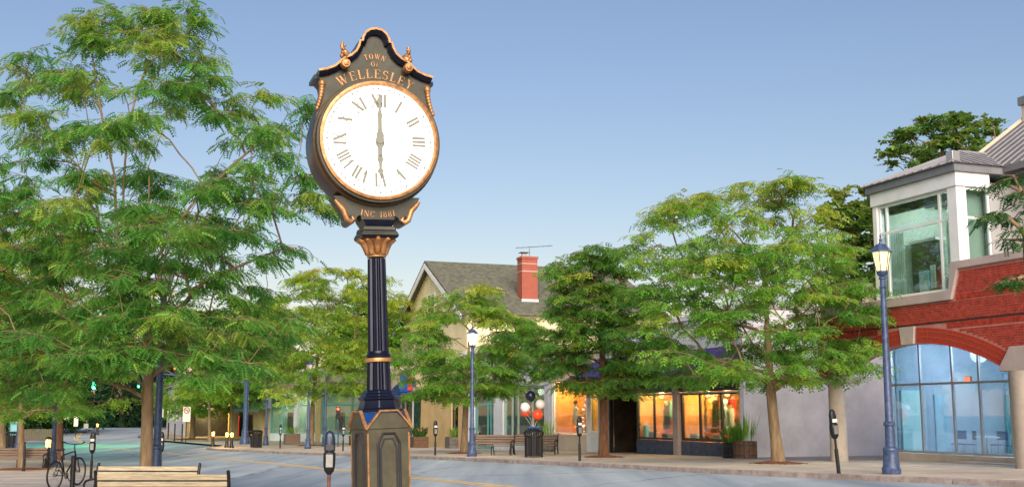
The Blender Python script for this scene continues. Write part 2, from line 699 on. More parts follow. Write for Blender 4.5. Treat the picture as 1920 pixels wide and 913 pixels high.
# ------------------------------------------------------------------ facade frames
class Fr:
    def __init__(s, A, B, sink=.15):
        s.A = Vector(W(*A))
        s.B = Vector(W(*B))
        s.ex = (s.B - s.A).normalized()
        s.ey = Vector((-s.ex.y, s.ex.x))
        s.L = (s.B - s.A).length
        s.rz = math.atan2(s.ex.y, s.ex.x)
        s.z0 = min(ground(*s.A), ground(*s.B)) - sink
        s.loc = (s.A.x, s.A.y, s.z0)

    def px(s, x, y, ly=0.):
        a, b = ray(x, y)
        P0 = s.A + s.ey * ly
        r = Vector((a, 1))
        d = P0.dot(s.ey) / r.dot(s.ey)
        return (r * d - s.A).dot(s.ex), EYE + b * d - s.z0

    def pxs(s, x, y, lx):
        a, b = ray(x, y)
        P0 = s.A + s.ex * lx
        r = Vector((a, 1))
        d = P0.dot(s.ex) / r.dot(s.ex)
        return (r * d - s.A).dot(s.ey), EYE + b * d - s.z0

    def w(s, lx, ly, lz):
        P = s.A + s.ex * lx + s.ey * ly
        return Vector((P.x, P.y, s.z0 + lz))


def window(parent, xs, zs, y, fw, fm, gm, name='window', fd=.08, skip=()):
    """frame with mullions at xs and transoms at zs; every pane a sub-part"""
    mb = MB()
    x0, x1, z0, z1 = xs[0], xs[-1], zs[0], zs[-1]
    for i, x in enumerate(xs):
        h = fw / 2
        a = x if i == 0 else (x - fw if i == len(xs) - 1 else x - h)
        mb.box(a, a + fw, y - fd / 2, y + fd / 2, z0, z1)
    for i, z in enumerate(zs):
        a = z if i == 0 else (z - fw if i == len(zs) - 1 else z - fw / 2)
        for j in range(len(xs) - 1):
            l = xs[j] + (fw if j == 0 else fw / 2)
            r = xs[j + 1] - (fw if j == len(xs) - 2 else fw / 2)
            mb.box(l, r, y - fd / 2 + .006, y + fd / 2 - .006, a, a + fw)
    fr = mb.build(name, fm, parent)
    for j in range(len(xs) - 1):
        for i in range(len(zs) - 1):
            if (j, i) in skip:
                continue
            p = MB().box(xs[j] + .01, xs[j + 1] - .01, y - .006, y + .006, zs[i] + .01, zs[i + 1] - .01)
            p.build('pane', gm, fr)
    return fr


def brickfield(mb, x0, x1, z0, z1, y, keep, bl=.205, bh=.056, j=.019, rng=None, proud=.012, soldier=False):
    rng = rng or random.Random(3)
    if soldier:
        bl, bh = bh, z1 - z0 - j
    row = 0
    z = z0
    while z + bh <= z1 + 1e-4:
        x = x0 - (bl + j) * (.5 if row % 2 else 0)
        while x < x1:
            a, b = max(x, x0), min(x + bl, x1)
            if not keep((a + b) / 2, z + bh / 2, (b - a) / 2, bh / 2):
                # cut brick: keep its longest free stretch
                n_ = max(1, int((b - a) / .03))
                free = [keep(a + (b - a) * (i + .5) / n_, z + bh / 2, (b - a) / n_ / 2, bh / 2) for i in range(n_)]
                run, best, st = 0, 0, 0
                for i, ok in enumerate(free + [False]):
                    if ok:
                        run += 1
                    else:
                        if run > best:
                            best, st = run, i - run
                        run = 0
                a, b = a + (b - a) * st / n_, a + (b - a) * (st + best) / n_
            if b - a > .02:
                d = proud + rng.uniform(-.003, .003)
                mb.add([(a, y - d, z), (b, y - d, z), (b, y - d, z + bh), (a, y - d, z + bh), (a, y, z), (b, y, z), (b, y, z + bh), (a, y, z + bh)],
                       [(0, 1, 2, 3), (0, 4, 5, 1), (1, 5, 6, 2), (2, 6, 7, 3), (3, 7, 4, 0)])
            x += bl + j
        z += bh + j
        row += 1

# ------------------------------------------------------------------ red brick building with the arcade (right)
def brick_building():
    f = Fr((39, 25.5), (20, 25.5))
    t = thing('brick_building', f.loc, 'red brick building with stone arcade, glass corner box and grey metal roof', 'building', rz=f.rz)
    xl = 2.85                     # left end of the wall
    XC, span = 8.05, 4.0          # arch centre and half span
    # circle through springing and crown
    zs_, zc = 3.22, 4.17
    h = zc - zs_
    RI = (span * span + h * h) / (2 * h)
    ZC = zc - RI
    RO = RI + .53
    x_end = 22.5
    pitch = 8.8
    centers = [XC, XC + pitch]

    def in_arch(x, z, mx=0., mz=0.):
        for c in centers:
            for dx in (-mx, mx):
                for dz in (-mz, mz):
                    if math.hypot(x + dx - c, z + dz - ZC) < RO + .012 and abs(x - c) < span + .62:
                        return True
        return False

    # backing wall (mortar), with the arches cut out of its lower edge
    ztop = 6.4
    pts = [(xl, 3.22)]
    for c in centers:
        pts.append((c - span, 3.22))
        for k in range(1, 24):
            x = c - span + 2 * span * k / 24
            pts.append((x, ZC + math.sqrt(RI * RI - (x - c) ** 2)))
        pts.append((c + span, 3.22))
    pts += [(x_end, 3.22), (x_end, ztop), (10.3, ztop), (10.1, 5.42), (xl, 5.42)]
    MB().prism(pts, 0, .45).build('wall', M['mortar'], t)
    mb = MB()
    rng = random.Random(11)
    xr = 14.2

    def keep(x, z, mx, mz):
        if in_arch(x, z, mx, mz):
            return False
        if x > 12.25 and z < 3.85 and x < 13.2:
            return False
        if z > 5.36 and x < 10.12 + (z - 5.4) * .32 + mx + .03:
            return False
        return True
    brickfield(mb, xl, xr, 3.24, 4.56, 0, keep, rng=rng)
    brickfield(mb, xl, xr, 4.56, 4.75, 0, keep, rng=rng, soldier=True, proud=.02)
    brickfield(mb, xl, xr, 4.80, 5.40, 0, keep, rng=rng)
    brickfield(mb, 10.15, xr, 5.42, 5.62, 0, keep, rng=rng, soldier=True, proud=.022)
    brickfield(mb, 10.15, xr, 5.63, 6.36, 0, keep, rng=rng)
    # left return of the wall
    mb.M = Matrix.Translation((xl, 0, 0)) @ Matrix.Rotation(-PI / 2, 4, 'Z')
    brickfield(mb, -.45, 0, 3.24, 5.40, 0, lambda *a: True, rng=rng)
    mb.M = None
    b = mb.build('brickwork', M['brick'], t)
    b['kind'] = 'stuff'
    MB().box(xl, xr, -.03, .0, 4.755, 4.795).build('ledge', M['dark'], t)
    # arch of header bricks, three rings, one object each (shared mesh per ring)
    for ring in range(3):
        r0 = RI + .004 + ring * .176
        hb = .150
        a0 = math.asin(span / RI) * 1.0
        n = 92
        me = None
        for k in range(n):
            a = -a0 + 2 * a0 * (k + .5) / n
            if abs(a * (RI + .2) + .15) < .42 - .0:      # keystone
                continue
            if me is None:
                wd = 2 * a0 * r0 / n - .02
                bm = MB().box(-wd / 2, wd / 2, -.035, 0, 0, hb)
                o = bm.build('brick', M['brick2'], t)
                me = o.data
            else:
                o = bpy.data.objects.new('brick', me)
                COL.objects.link(o)
                o.parent = t
            o.location = (XC + math.sin(a) * r0, rng.uniform(-.004, .003), ZC + math.cos(a) * r0)
            o.rotation_euler = (0, a, 0)
    mb = MB()
    for ring in range(3):
        r0 = RI + .004 + ring * .176
        for k in range(30):
            a = -a0 + 2 * a0 * (k + .5) / 92
            mb.M = Matrix.Translation((XC + pitch + math.sin(a) * r0, 0, ZC + math.cos(a) * r0)) @ Matrix.Rotation(a, 4, 'Y')
            mb.box(-.04, .04, -.035, 0, 0, .158)
    o = mb.build('next_arch_bricks', M['brick2'], t)
    o['kind'] = 'stuff'
    # keystone, columns, piers
    ak = -.15 / (RI + .2)
    kx = XC - .15
    bevel(MB().prism([(kx - .30, zc - .02), (kx + .30, zc - .02), (kx + .38, zc + .56), (kx - .38, zc + .56)], -.075, .1).build('keystone', M['stone'], t), .012)
    col = MB().lathe([(.36, 0), (.36, .12), (.32, .15), (.295, 2.98)], 24, (3.58, .22, .0))
    autosmooth(col.build('column', M['colstone'], t))
    bevel(MB().box(2.86, 4.3, -.3, .8, 2.98, 3.22).build('capital', M['stone'], t), .02)
    pier = MB().lathe([(.56, 0), (.56, .08), (.5, .1), (.5, 3.03)], 24, (12.75, .22, .1))
    autosmooth(pier.build('column', M['colstone'], t))
    bevel(MB().prism([(11.98, 3.13), (13.55, 3.13), (13.5, 3.3), (13.05, 3.84), (12.45, 3.84), (12.03, 3.3)], -.14, .7).build('capital', M['stone'], t), .015)
    # arcade soffit and inner parts
    MB().box(xl + .05, x_end, .46, 11, 4.5, 4.6).build('arcade_ceiling', M['greywall'], t)
    MB().box(xl + .06, x_end, .47, 11, 4.62, 5.38).build('upper_floor', M['greywall'], t)
    MB().box(3.75, 3.95, 2.3, 11, .05, 4.48).build('side_wall', M['blue_room'], t)
    # stone sill / coping: one stepped band
    cop = [(5.6, 5.44), (10.08, 5.44), (10.43, 6.38), (x_end, 6.38), (x_end, 6.62), (10.12, 6.62), (9.99, 5.74), (5.6, 5.74)]
    bevel(MB().prism(cop, -.1, .35).build('coping', M['stone'], t), .015)
    # small stepped parapet at the left
    bevel(MB().box(3.1, 5.58, .0, .5, 5.425, 6.45).build('parapet_block', M['beige'], t), .02)
    mb = MB()
    brickfield(mb, 4.75, 5.5, 5.98, 6.26, 0, lambda *a: True, proud=.015)
    b2 = mb.build('brick_inlay', M['brick'], t)
    b2['kind'] = 'stuff'
    # ---- glazed arcade front (one frame, five bays)
    gy = 2.4
    fl = .38
    xs = [3.9, 5.5, 7.12, 8.38, 9.75, 11.3, 12.9]
    window(t, xs, [.52, 2.93, 4.46], gy, .075, M['alu'], M['glassb'], name='shopfront')
    MB().box(3.9, 13.4, gy - .12, gy + .14, .05, .50).build('plinth', M['colstone'], t)
    bevel(MB().box(8.0, 12.3, gy - .75, gy - .13, .05, .34).build('step', M['stone'], t), .015)
    rm = MB().room(3.98, 14.5, gy + .15, 7.5, fl, 4.44).build('interior', M['blue_room'], t)
    MB().box(4.1, 5.3, 7.42, 7.49, .4, 2.6).build('teal_door', M['teal'], rm)
    MB().box(3.99, 4.05, 2.7, 3.58, .42, 2.75).build('pale_door', M['tealdoor'], rm)
    MB().box(3.99, 4.05, 4.2, 4.75, .42, 2.6).build('blue_panel', M['ltblue'], rm)
    for i, xx in enumerate((5.4, 8.2, 11)):
        MB().box(xx, xx + 1.2, 4.6, 5.2, 4.38, 4.42).build('ceiling_lamp', M['cool_e'], rm)
        point('room_light', (xx + .6, 4.6, 4.0), 105, (.84, .93, 1.0), .3, t)
    MB().box(7.5, 7.8, 7.38, 7.48, 2.2, 2.5).build('notice', M['redp'], rm)
    MB().box(6.2, 7.0, 7.36, 7.48, 1.5, 1.6).build('wall_shelf', M['dark'], rm)
    MB().box(8.9, 9.7, 7.36, 7.48, 1.5, 1.6).build('wall_shelf', M['dark'], rm)
    # ---- glass corner box
    xa, xb = 6.3, 10.46
    yb = 7.0
    z0, z1 = 5.74, 9.02
    ys = .06
    mbp = MB().box(xb - .42, xb, ys - .03, ys + .36, z0, z1)
    bevel(mbp.build('corner_post', M['white'], t), .012)
    bevel(MB().box(xa, xa + .22, ys - .02, ys + .3, z0, z1).build('corner_post', M['white'], t), .012)
    window(t, [xa + .23, 6.93, 9.55, xb - .43], [z0 + .01, 8.04, z1 - .01], ys + .09, .085, M['white'], M['glasst'], name='big_window')
    # side window (its wall faces away from the street line)
    fr = MB()
    for a in (.37, 1.28):
        fr.box(xb - .11, xb - .03, a, a + .075, 6.63, z1 - .01)
    for z in (6.63, 8.0, z1 - .09):
        fr.box(xb - .10, xb - .035, .446, 1.279, z, z + .075)
    sw = fr.build('side_window', M['white'], t)
    for za, zb in ((6.71, 7.99), (8.08, z1 - .1)):
        MB().box(xb - .075, xb - .065, .44, 1.285, za, zb).build('pane', M['glasst'], sw)
    MB().box(xb - .12, xb - .02, .36, 1.36, 5.74, 6.62).build('side_apron', M['greywall'], t)
    MB().box(xb - .3, xb - .015, 1.365, yb, 5.4, 9.2).build('side_wall', M['greywall'], t)
    bevel(MB().box(xa - .03, xb + .06, ys - .08, ys + .42, z1 + .0, 9.47).build('fascia', M['white'], t), .01)
    bevel(MB().box(xb - .32, xb + .06, ys + .421, 1.34, z1 + .0, 9.47).build('fascia', M['white'], t), .01)
    MB().box(xa - .12, xb + .16, ys - .2, yb, 9.474, 9.72).build('gutter', M['gutter'], t)
    # interior of the box
    rm = MB().room(xa + .25, xb - .45, .42, 3.4, z0 + .02, z1 + .3).build('interior', M['pale_room'], t)
    MB().box(6.75, 8.0, 1.25, 1.6, z0 + .05, 7.7).build('dark_cupboard', M['dark_room'], rm)
    MB().box(6.7, 8.05, 1.2, 1.62, 7.71, 7.8).build('cupboard_top', M['white'], rm)
    MB().box(xa + .3, xb - .5, .5, .62, 8.72, z1 - .02).build('reflection_strip', M['dark'], rm)  # dark strip standing in for the ribbed roof reflected in the upper pane
    MB().box(7.6, 9.5, 3.2, 3.29, 7.95, 8.08).build('picture_rail', M['white'], rm)
    mb = MB()
    for x0, x1 in ((6.95, 7.5), (6.56, 6.9), (9.62, 9.95)):
        n = int((x1 - x0) / .05)
        for k in range(n):
            a = x0 + (x1 - x0) * k / n
            mb.box(a, a + .048, .3 + .03 * (k % 2), .32 + .03 * (k % 2), z0 + .06, 8.0)
    mb.build('curtain', M['curtain'], rm)
    mb = MB()
    for k in range(5):
        mb.box(7.0, 10.0, .8 + k * .45, .95 + k * .45, z1 - .05, z1 + .05)
    mb.build('ceiling_beam', M['dark'], rm)
    point('room_light', (8.4, 1.8, 8.7), 110, (.96, 1., .97), .3, t)
    # ---- hipped metal roof of the box
    ex0, ex1, ey0 = xa - .22, xb + .24, ys - .3
    mx = (ex0 + ex1) / 2
    hw = (ex1 - ex0) / 2
    ez, rz = 9.724, 10.72
    ey1 = 7.2
    ap = (mx, ey0 + hw, rz)
    rb = (mx, ey1, rz)
    mb = MB().add([(ex0, ey0, ez), (ex1, ey0, ez), (ex1, ey1, ez), (ex0, ey1, ez), ap, rb],
                  [(0, 1, 4), (1, 2, 5, 4), (3, 0, 4, 5), (0, 3, 2, 1), (2, 3, 5)])
    rf = mb.build('roof', M['zinc'], t)
    mb = MB()
    k = 0
    x = ex0 + .25
    while x < ex1 - .1:
        d = min(x - ex0, ex1 - x)
        zt = ez + (rz - ez) * d / hw
        mb.tube([(x, ey0 + .0, ez + .02), (x, ey0 + d, zt + .02)], .028, 4)
        x += .42
    y = ey0 + .3
    while y < ey1:
        d = min(y - ey0, hw)
        zt = ez + (rz - ez) * d / hw
        mb.tube([(ex1, y, ez + .02), (ex1 - d, y, zt + .02)], .028, 4)
        y += .42
    mb.tube([(ex1, ey0, ez + .03), ap], .045, 5)
    mb.tube([(ex0, ey0, ez + .03), ap], .045, 5)
    mb.tube([(ap[0], ap[1], rz + .02), (rb[0], rb[1], rz + .02)], .05, 5)
    mb.build('seam', M['zincd'], rf)
    vx, vy = ex1 - .42, ey0 + .38
    bevel(MB().box(vx - .15, vx + .15, vy - .15, vy + .15, ez - .1, ez + .45).build('roof_vent', M['alu'], rf), .012)
    # ---- big roof behind rising to the right
    ya, yb2 = 1.8, 10.0
    sl = .69
    x0, x1 = 8.0, x_end
    z_of = lambda y: 10.77 + sl * (y - 3.3)
    mb = MB().add([(x0, ya, z_of(ya)), (x1, ya, z_of(ya)), (x1, yb2, z_of(yb2)), (x0, yb2, z_of(yb2)),
                   (x0, ya, z_of(ya) - .2), (x1, ya, z_of(ya) - .2), (x1, yb2, z_of(yb2) - .2), (x0, yb2, z_of(yb2) - .2)],
                  [(0, 1, 2, 3), (4, 7, 6, 5), (0, 4, 5, 1), (1, 5, 6, 2), (2, 6, 7, 3), (3, 7, 4, 0)])
    r2 = mb.build('upper_roof', M['zinc'], t)
    mb = MB()
    x = x0 + .04
    while x < xb + 4:
        mb.tube([(x, ya, z_of(ya) + .02), (x, yb2, z_of(yb2) + .02)], .03, 4)
        x += .42
    mb.build('seam', M['zincd'], r2)
    MB().add([(x0 + .1, 3.2, 9.8), (x0 + .1, yb2, 9.8), (x0 + .1, yb2, z_of(yb2) - .21), (x0 + .1, 3.2, z_of(3.2) - .21),
              (x0 + .4, 3.2, 9.8), (x0 + .4, yb2, 9.8), (x0 + .4, yb2, z_of(yb2) - .21), (x0 + .4, 3.2, z_of(3.2) - .21)],
             [(0, 3, 2, 1), (4, 5, 6, 7), (0, 1, 5, 4), (1, 2, 6, 5), (2, 3, 7, 6), (3, 0, 4, 7)]).build('gable_wall', M['greywall'], t)
    mb = MB().tube([(x0, ya + 1.4, z_of(ya + 1.4) + .03), (x0, yb2, z_of(yb2) + .03)], .09, 4)
    mb.build('rake_trim', M['beige'], r2)
    ly, lz = 3.3, 11.3
    ch = MB().box(8.1, 9.3, 5.25, 6.4, 11.6, 12.72).build('chimney', M['beige'], r2)
    MB().box(8.02, 9.38, 5.17, 6.48, 12.722, 13.02).build('chimney_cap', M['gutter'], ch)
    MB().box(10.6, x_end, 6.6, 9, 5.4, 12).build('rear_wall', M['greywall'], t)
    return f, t


fb, tb = brick_building()


# things behind the glass
def chair_proto():
    t = thing('cafe_chair', (0, 0, 0), 'blue cafe chair at a round table behind the arcade glass', 'chair', 'blue cafe chairs behind the arcade glass')
    bevel(MB().box(-.22, .22, -.22, .22, .44, .48).build('seat', M['bluecloth'], t), .015)
    bevel(MB().box(-.22, .22, .19, .23, .62, .92).build('backrest', M['bluecloth'], t), .015)
    for x in (-.19, .19):
        MB().tube([(x, .21, 0), (x, .21, .9)], .014, 6).build('leg', M['chrome'], t)
        MB().tube([(x, -.2, 0), (x, -.18, .45)], .014, 6).build('leg', M['chrome'], t)
    return t


c0 = chair_proto()
first = True
ch_lab = iter(('blue cafe chair nearest the teal door behind the arcade glass', 'blue cafe chair second from the left behind the arcade glass', 'blue cafe chair at the table in the middle of the arcade glass', 'blue cafe chair right of the middle mullion behind the glass',
               'blue cafe chair under the blue screen behind the arcade glass', 'blue cafe chair turned away behind the middle table'))
for lx, ly, a in ((5.9, 3.6, .6), (6.7, 3.3, -.5), (7.5, 3.9, .2), (8.9, 3.3, .4), (9.4, 4.2, -.7), (8.3, 4.3, 2.5)):
    p = fb.w(lx, ly, .385)
    if first:
        c0.location = p
        c0.rotation_euler = (0, 0, fb.rz + a)
        c0['label'] = next(ch_lab)
        first = False
    else:
        dup(c0, p, fb.rz + a, next(ch_lab))
for i, (lx, ly) in enumerate(((7.7, 3.2), (6.2, 4.4))):
    tt = thing('cafe_table', fb.w(lx, ly, .385), ('round white cafe table nearest the middle pane of the arcade glass', 'round white cafe table further back behind the arcade glass')[i], 'table')
    MB().lathe([(.4, .7), (.4, .73)], 20).build('table_top', M['white'], tt)
    autosmooth(MB().lathe([(.25, 0), (.24, .03), (.04, .06), (.035, .7)], 12).build('leg', M['chrome'], tt))
sc_ = thing('wall_screen', fb.w(9.3, 2.9, 2.25), 'small glowing blue screen high behind the arcade glass', 'screen', rz=fb.rz)
MB().box(-.06, .38, .0, .06, .3, .72).build('casing', M['dark'], sc_)
MB().prism([(-.04, .56), (.36, .56), (.36, .7), (-.04, .7)], -.006, -.001).build('screen', M['screen_e'], sc_)
MB().prism([(.06, -.1), (.3, -.1), (.36, .54), (-.02, .54)], -.006, -.001).build('poster', M['paper'], sc_)
ex_ = thing('exit_light', fb.w(7.45, 2.75, 2.95), 'small red light glowing behind the arcade glass', 'light', rz=fb.rz)
MB().box(-.16, .16, -.02, .05, -.02, .2).build('housing', M['dark'], ex_)
MB().box(-.13, .13, -.03, -.021, .0, .18).build('lens', M['red_e'], ex_)

# things standing on the sill of the upper window
for nm, lab, cat, x0, x1, y0, y1, z0, z1, mm in (
        ('picture_panel', 'pale blue panel leaning behind the corner box window', 'panel', 7.9, 8.35, .55, .62, 5.77, 6.6, 'ltblue'),
        ('picture_panel', 'slim pale panel standing left of the red bottle at the corner box window', 'panel', 8.4, 8.62, .6, .66, 5.77, 6.75, 'paper'),
        ('cardboard_box', 'low reddish box on the floor of the corner box window', 'box', 8.5, 9.0, .5, .8, 5.77, 5.97, 'redp'),
        ('white_card', 'white card tilted at the lower right of the corner box window', 'card', 9.02, 9.5, .52, .56, 5.77, 6.25, 'paper')):
    o = thing(nm, fb.w((x0 + x1) / 2, (y0 + y1) / 2, z0), lab, cat, rz=fb.rz)
    h = (x1 - x0) / 2
    d = (y1 - y0) / 2
    bevel(MB().box(-h, h, -d, d, 0, z1 - z0).build('board', M[mm], o), .01)
    MB().box(-h * .8, h * .8, -d - .006, -d - .001, (z1 - z0) * .12, (z1 - z0) * .85).build('face', M['curtain' if mm != 'redp' else 'rust'], o)
o = thing('bottle', fb.w(8.8, .62, 5.97), 'dark red bottle shape standing on the box in the corner box window', 'bottle')
autosmooth(MB().lathe([(.075, 0), (.08, .05), (.08, .4), (.03, .55), (.03, .72), (.001, .73)], 12).build('glass_body', M['redp'], o))
MB().lathe([(.035, .68), (.035, .76)], 10).build('stopper', M['dark'], o)


# ------------------------------------------------------------------ shops across the street
def awning(t, x0, x1, zt, zb, ys, out, m, val=.28, name='awning'):
    mb = MB()
    th = .03
    mb.add([(x0, ys, zt), (x1, ys, zt), (x1, ys - out, zb), (x0, ys - out, zb), (x0, ys, zt - th), (x1, ys, zt - th), (x1, ys - out, zb - th), (x0, ys - out, zb - th)],
           [(0, 3, 2, 1), (4, 5, 6, 7), (0, 4, 7, 3), (1, 2, 6, 5), (0, 1, 5, 4), (3, 7, 6, 2)])
    for x in (x0, x1 - .02):
        mb.add([(x, ys, zt), (x, ys - out, zb), (x, ys, zb), (x + .02, ys, zt), (x + .02, ys - out, zb), (x + .02, ys, zb)], [(0, 1, 2), (3, 5, 4), (0, 3, 4, 1), (1, 4, 5, 2), (0, 2, 5, 3)])
    o = mb.build(name, m, t)
    mb = MB()
    n = max(3, int((x1 - x0) / .5))
    for k in range(n):
        a, b = x0 + (x1 - x0) * k / n, x0 + (x1 - x0) * (k + 1) / n
        mb.prism([(a, zb - val), (b, zb - val), (b, zb - .031), (a, zb - .031)], -out + ys - .012 - .004 * (k % 2), -out + ys + .004)
    mb.build('valance', m, o)
    return o


def gallery():
    f = Fr((56, 25.6), (41.9, 25.8))
    t = thing('gallery_shop', f.loc, 'lavender grey shop with a purple awning and orange lit windows', 'building', rz=f.rz)
    L, H = f.L, 6.55
    # side wall and body
    MB().box(L - .3, L, .0, 13, 0, H).build('side_wall', M['lav'], t)
    MB().box(13.95, L - .302, -.02, .3, 0, H).build('front_pier', M['lav'], t)
    bevel(MB().box(L - .36, L + .06, -.08, 13, H, H + .14).build('wall_cap', M['stone'], t), .01)
    MB().box(0, 13.94, .05, .3, 4.1, H).build('front_wall', M['whitewall'], t)
    MB().box(0, L - .31, .31, 13, H - .35, H - .2).build('roof', M['gutter'], t)
    MB().box(0, 13.94, -.06, .04, H - .2, H).build('cornice', M['lav'], t)
    MB().box(0, 13.94, .0, .2, 3.12, 4.08).build('header', M['dark'], t)
    awning(t, -.1, 14.0, 5.0, 3.95, .0, 1.5, M['purple'])
    # left pilaster, entry, bulkheads
    MB().box(.0, 1.2, -.02, .28, 0, 3.11).build('pilaster', M['beige'], t)
    en = MB().room(1.24, 4.2, .3, 4.5, .12, 3.1).build('entry', M['brown_room'], t)
    MB().box(2.2, 3.3, 4.4, 4.49, .15, 2.4).build('door', M['dark'], en)
    MB().box(3.35, 4.15, 4.38, 4.49, .15, 1.3).build('cabinet', M['rust'], en)
    MB().box(1.24, 1.34, 0, .2, .1, 3.11).build('door_jamb', M['dark'], t)
    bevel(MB().box(8.22, 8.68, -.12, .25, 0, 3.7).build('column', M['stone'], t), .015)
    for x0, x1 in ((4.25, 8.2), (8.7, 13.94)):
        MB().box(x0, x1, .04, .25, .0, .9).build('bulkhead_wall', M['mortar'], t).data.materials[0] = M['bluebrick']
        mb = MB()
        brickfield(mb, x0 + .02, x1 - .02, .14, .88, .04, lambda *a: True, bl=.3, bh=.1, proud=.014)
        b = mb.build('bulkhead_bricks', M['bluebrick'], t)
        b['kind'] = 'stuff'
    window(t, [4.28, 6.06, 8.2], [.92, 3.1], .1, .1, M['dark'], M['glass'], name='shop_window')
    window(t, [8.72, 10.38, 12.2, 13.92], [.92, 3.1], .1, .13, M['dark'], M['glass'], name='shop_window')
    MB().box(1.3, 13.9, .0, .06, 3.04, 3.11).build('light_strip', M['lav'], t)
    for x0, x1 in ((4.3, 8.18), (8.74, 13.9)):
        rm = MB().room(x0, x1, .22, 2.6, .9, 3.4).build('interior', M['orange_room'], t)
        n = 2 if x1 < 9 else 3
        for k in range(n):
            xx = x0 + (x1 - x0) * (k + .5) / n
            MB().lathe([(.09, 0), (.05, .12), (.03, .2)], 12, (xx, 1., 3.15)).build('spot_lamp', M['shop_e'], rm)
            point('shop_light', (xx, .9, 3.0), 201, (1., .58, .22), .12, t)
    return f, t


fa, ta = gallery()


def beige_shop():
    f = Fr((61.1, 24.9), (56.05, 25.59))
    t = thing('beige_shop', f.loc, 'beige shop with an orange lit display window and a stone cornice', 'building', rz=f.rz)
    L, H = f.L, 5.5
    MB().box(0, L, .1, .35, 4.0, H).build('wall', M['beige'], t)
    bevel(MB().box(-.02, L, -.12, .08, 4.0, 4.75).build('sign_band', M['beige'], t), .02)
    bevel(MB().box(-.05, L + .02, -.25, .3, 4.752, 4.95).build('cornice', M['stone'], t), .02)
    MB().box(0, L, .351, 12, H - .4, H - .2).build('roof', M['gutter'], t)
    MB().box(0, .28, -.02, .3, 0, 3.98).build('pilaster', M['whitewall'], t)
    MB().box(.29, 3.95, .0, .25, .0, 1.1).build('bulkhead', M['beige'], t)
    window(t, [.3, 3.95], [1.12, 3.97], .1, .07, M['white'], M['glass'], name='display_window')
    MB().box(3.96, 4.16, -.02, .3, 0, 3.98).build('pilaster', M['whitewall'], t)
    MB().box(4.17, L, .0, .25, .0, 1.2).build('bulkhead', M['whitewall'], t)
    window(t, [4.18, L - .02], [1.22, 3.1, 3.96], .1, .09, M['white'], M['glasst'], name='side_window')
    rm = MB().room(.3, 3.95, .25, 2.3, 1.1, 4.05).build('interior', M['orange_room'], t)
    for xx in (1.2, 3.0):
        MB().lathe([(.09, 0), (.05, .12), (.03, .2)], 12, (xx, 1., 3.8)).build('spot_lamp', M['shop_e'], rm)
        point('shop_light', (xx, .8, 3.6), 252, (1., .6, .24), .12, t)
    rm = MB().room(4.2, L, .25, 2.0, 1.1, 4.05).build('interior', M['yellow_room'], t)
    point('shop_light', (4.7, .9, 3.7), 47, (1., .7, .3), .12, t)
    return f, t


fbg, tbg = beige_shop()


def white_shop():
    f = Fr((72.1, 23.4), (61.15, 24.88))
    t = thing('white_shop', f.loc, 'white shopfront with tall glass and pale green framed windows', 'building', rz=f.rz)
    L, H = f.L, 6.2
    g = lambda x: f.px(x, 780)[0]
    MB().box(0, L, .1, .35, 4.05, H).build('wall', M['whitewall'], t)
    bevel(MB().box(0, L, -.1, .09, 4.05, 4.8).build('sign_band', M['whitewall'], t), .02)
    bevel(MB().box(-.05, L, -.25, .3, H, H + .22).build('cornice', M['white'], t), .02)
    MB().box(0, L, .351, 13, H - .4, H - .25).build('roof', M['gutter'], t)
    x1, x2, x3, x4, x5 = g(889), g(926), g(943), g(1021), L
    MB().box(0.02, x1 - .01, -.03, .3, 0, 4.04).build('pilaster', M['whitewall'], t)
    MB().box(x2 + .01, x3 - .01, -.03, .3, 0, 4.04).build('pilaster', M['whitewall'], t)
    MB().box(x4 + .01, x5, -.03, .3, 0, 4.04).build('pilaster', M['whitewall'], t)
    xm = g(912)
    window(t, [x1, xm, g(918), x2], [.2, 3.0, 4.03], .12, .12, M['teal'], M['glasst'], name='glass_door')
    MB().box(x3, x4, .0, .25, .0, .55).build('bulkhead', M['whitewall'], t)
    window(t, [x3, g(958), g(969), g(996), x4], [.57, 4.03], .12, .13, M['sage'], M['glasst'], name='shop_window')
    rm = MB().room(x1, x2, .3, 5, .1, 4.1).build('interior', M['dark_room'], t)
    MB().box(x1 + .4, x2 - .3, 3., 3.1, .12, 2.6).build('inner_screen', M['teal'], rm)
    rm = MB().room(x3, x4, .3, 4, .5, 4.1).build('interior', M['dark_room'], t)
    MB().box(x3 + .2, x3 + 1.3, 3.5, 3.6, .6, 3.6).build('inner_panel', M['sage'], rm)
    MB().box(x3 + 2.6, x3 + 4.2, 1.4, 1.9, .52, 1.25).build('counter', M['dark'], rm)
    MB().box(x4 - 1.2, x4 - .3, 2.5, 2.6, .6, 3.8).build('inner_panel', M['pale_room'], rm)
    point('shop_light', (x3 + 1.5, 1.8, 3.7), 60, (.9, 1., .8), .2, t)
    point('shop_light', ((x1 + x2) / 2, 1.8, 3.7), 33, (.7, .95, 1.), .2, t)
    return f, t


fw, tw = white_shop()


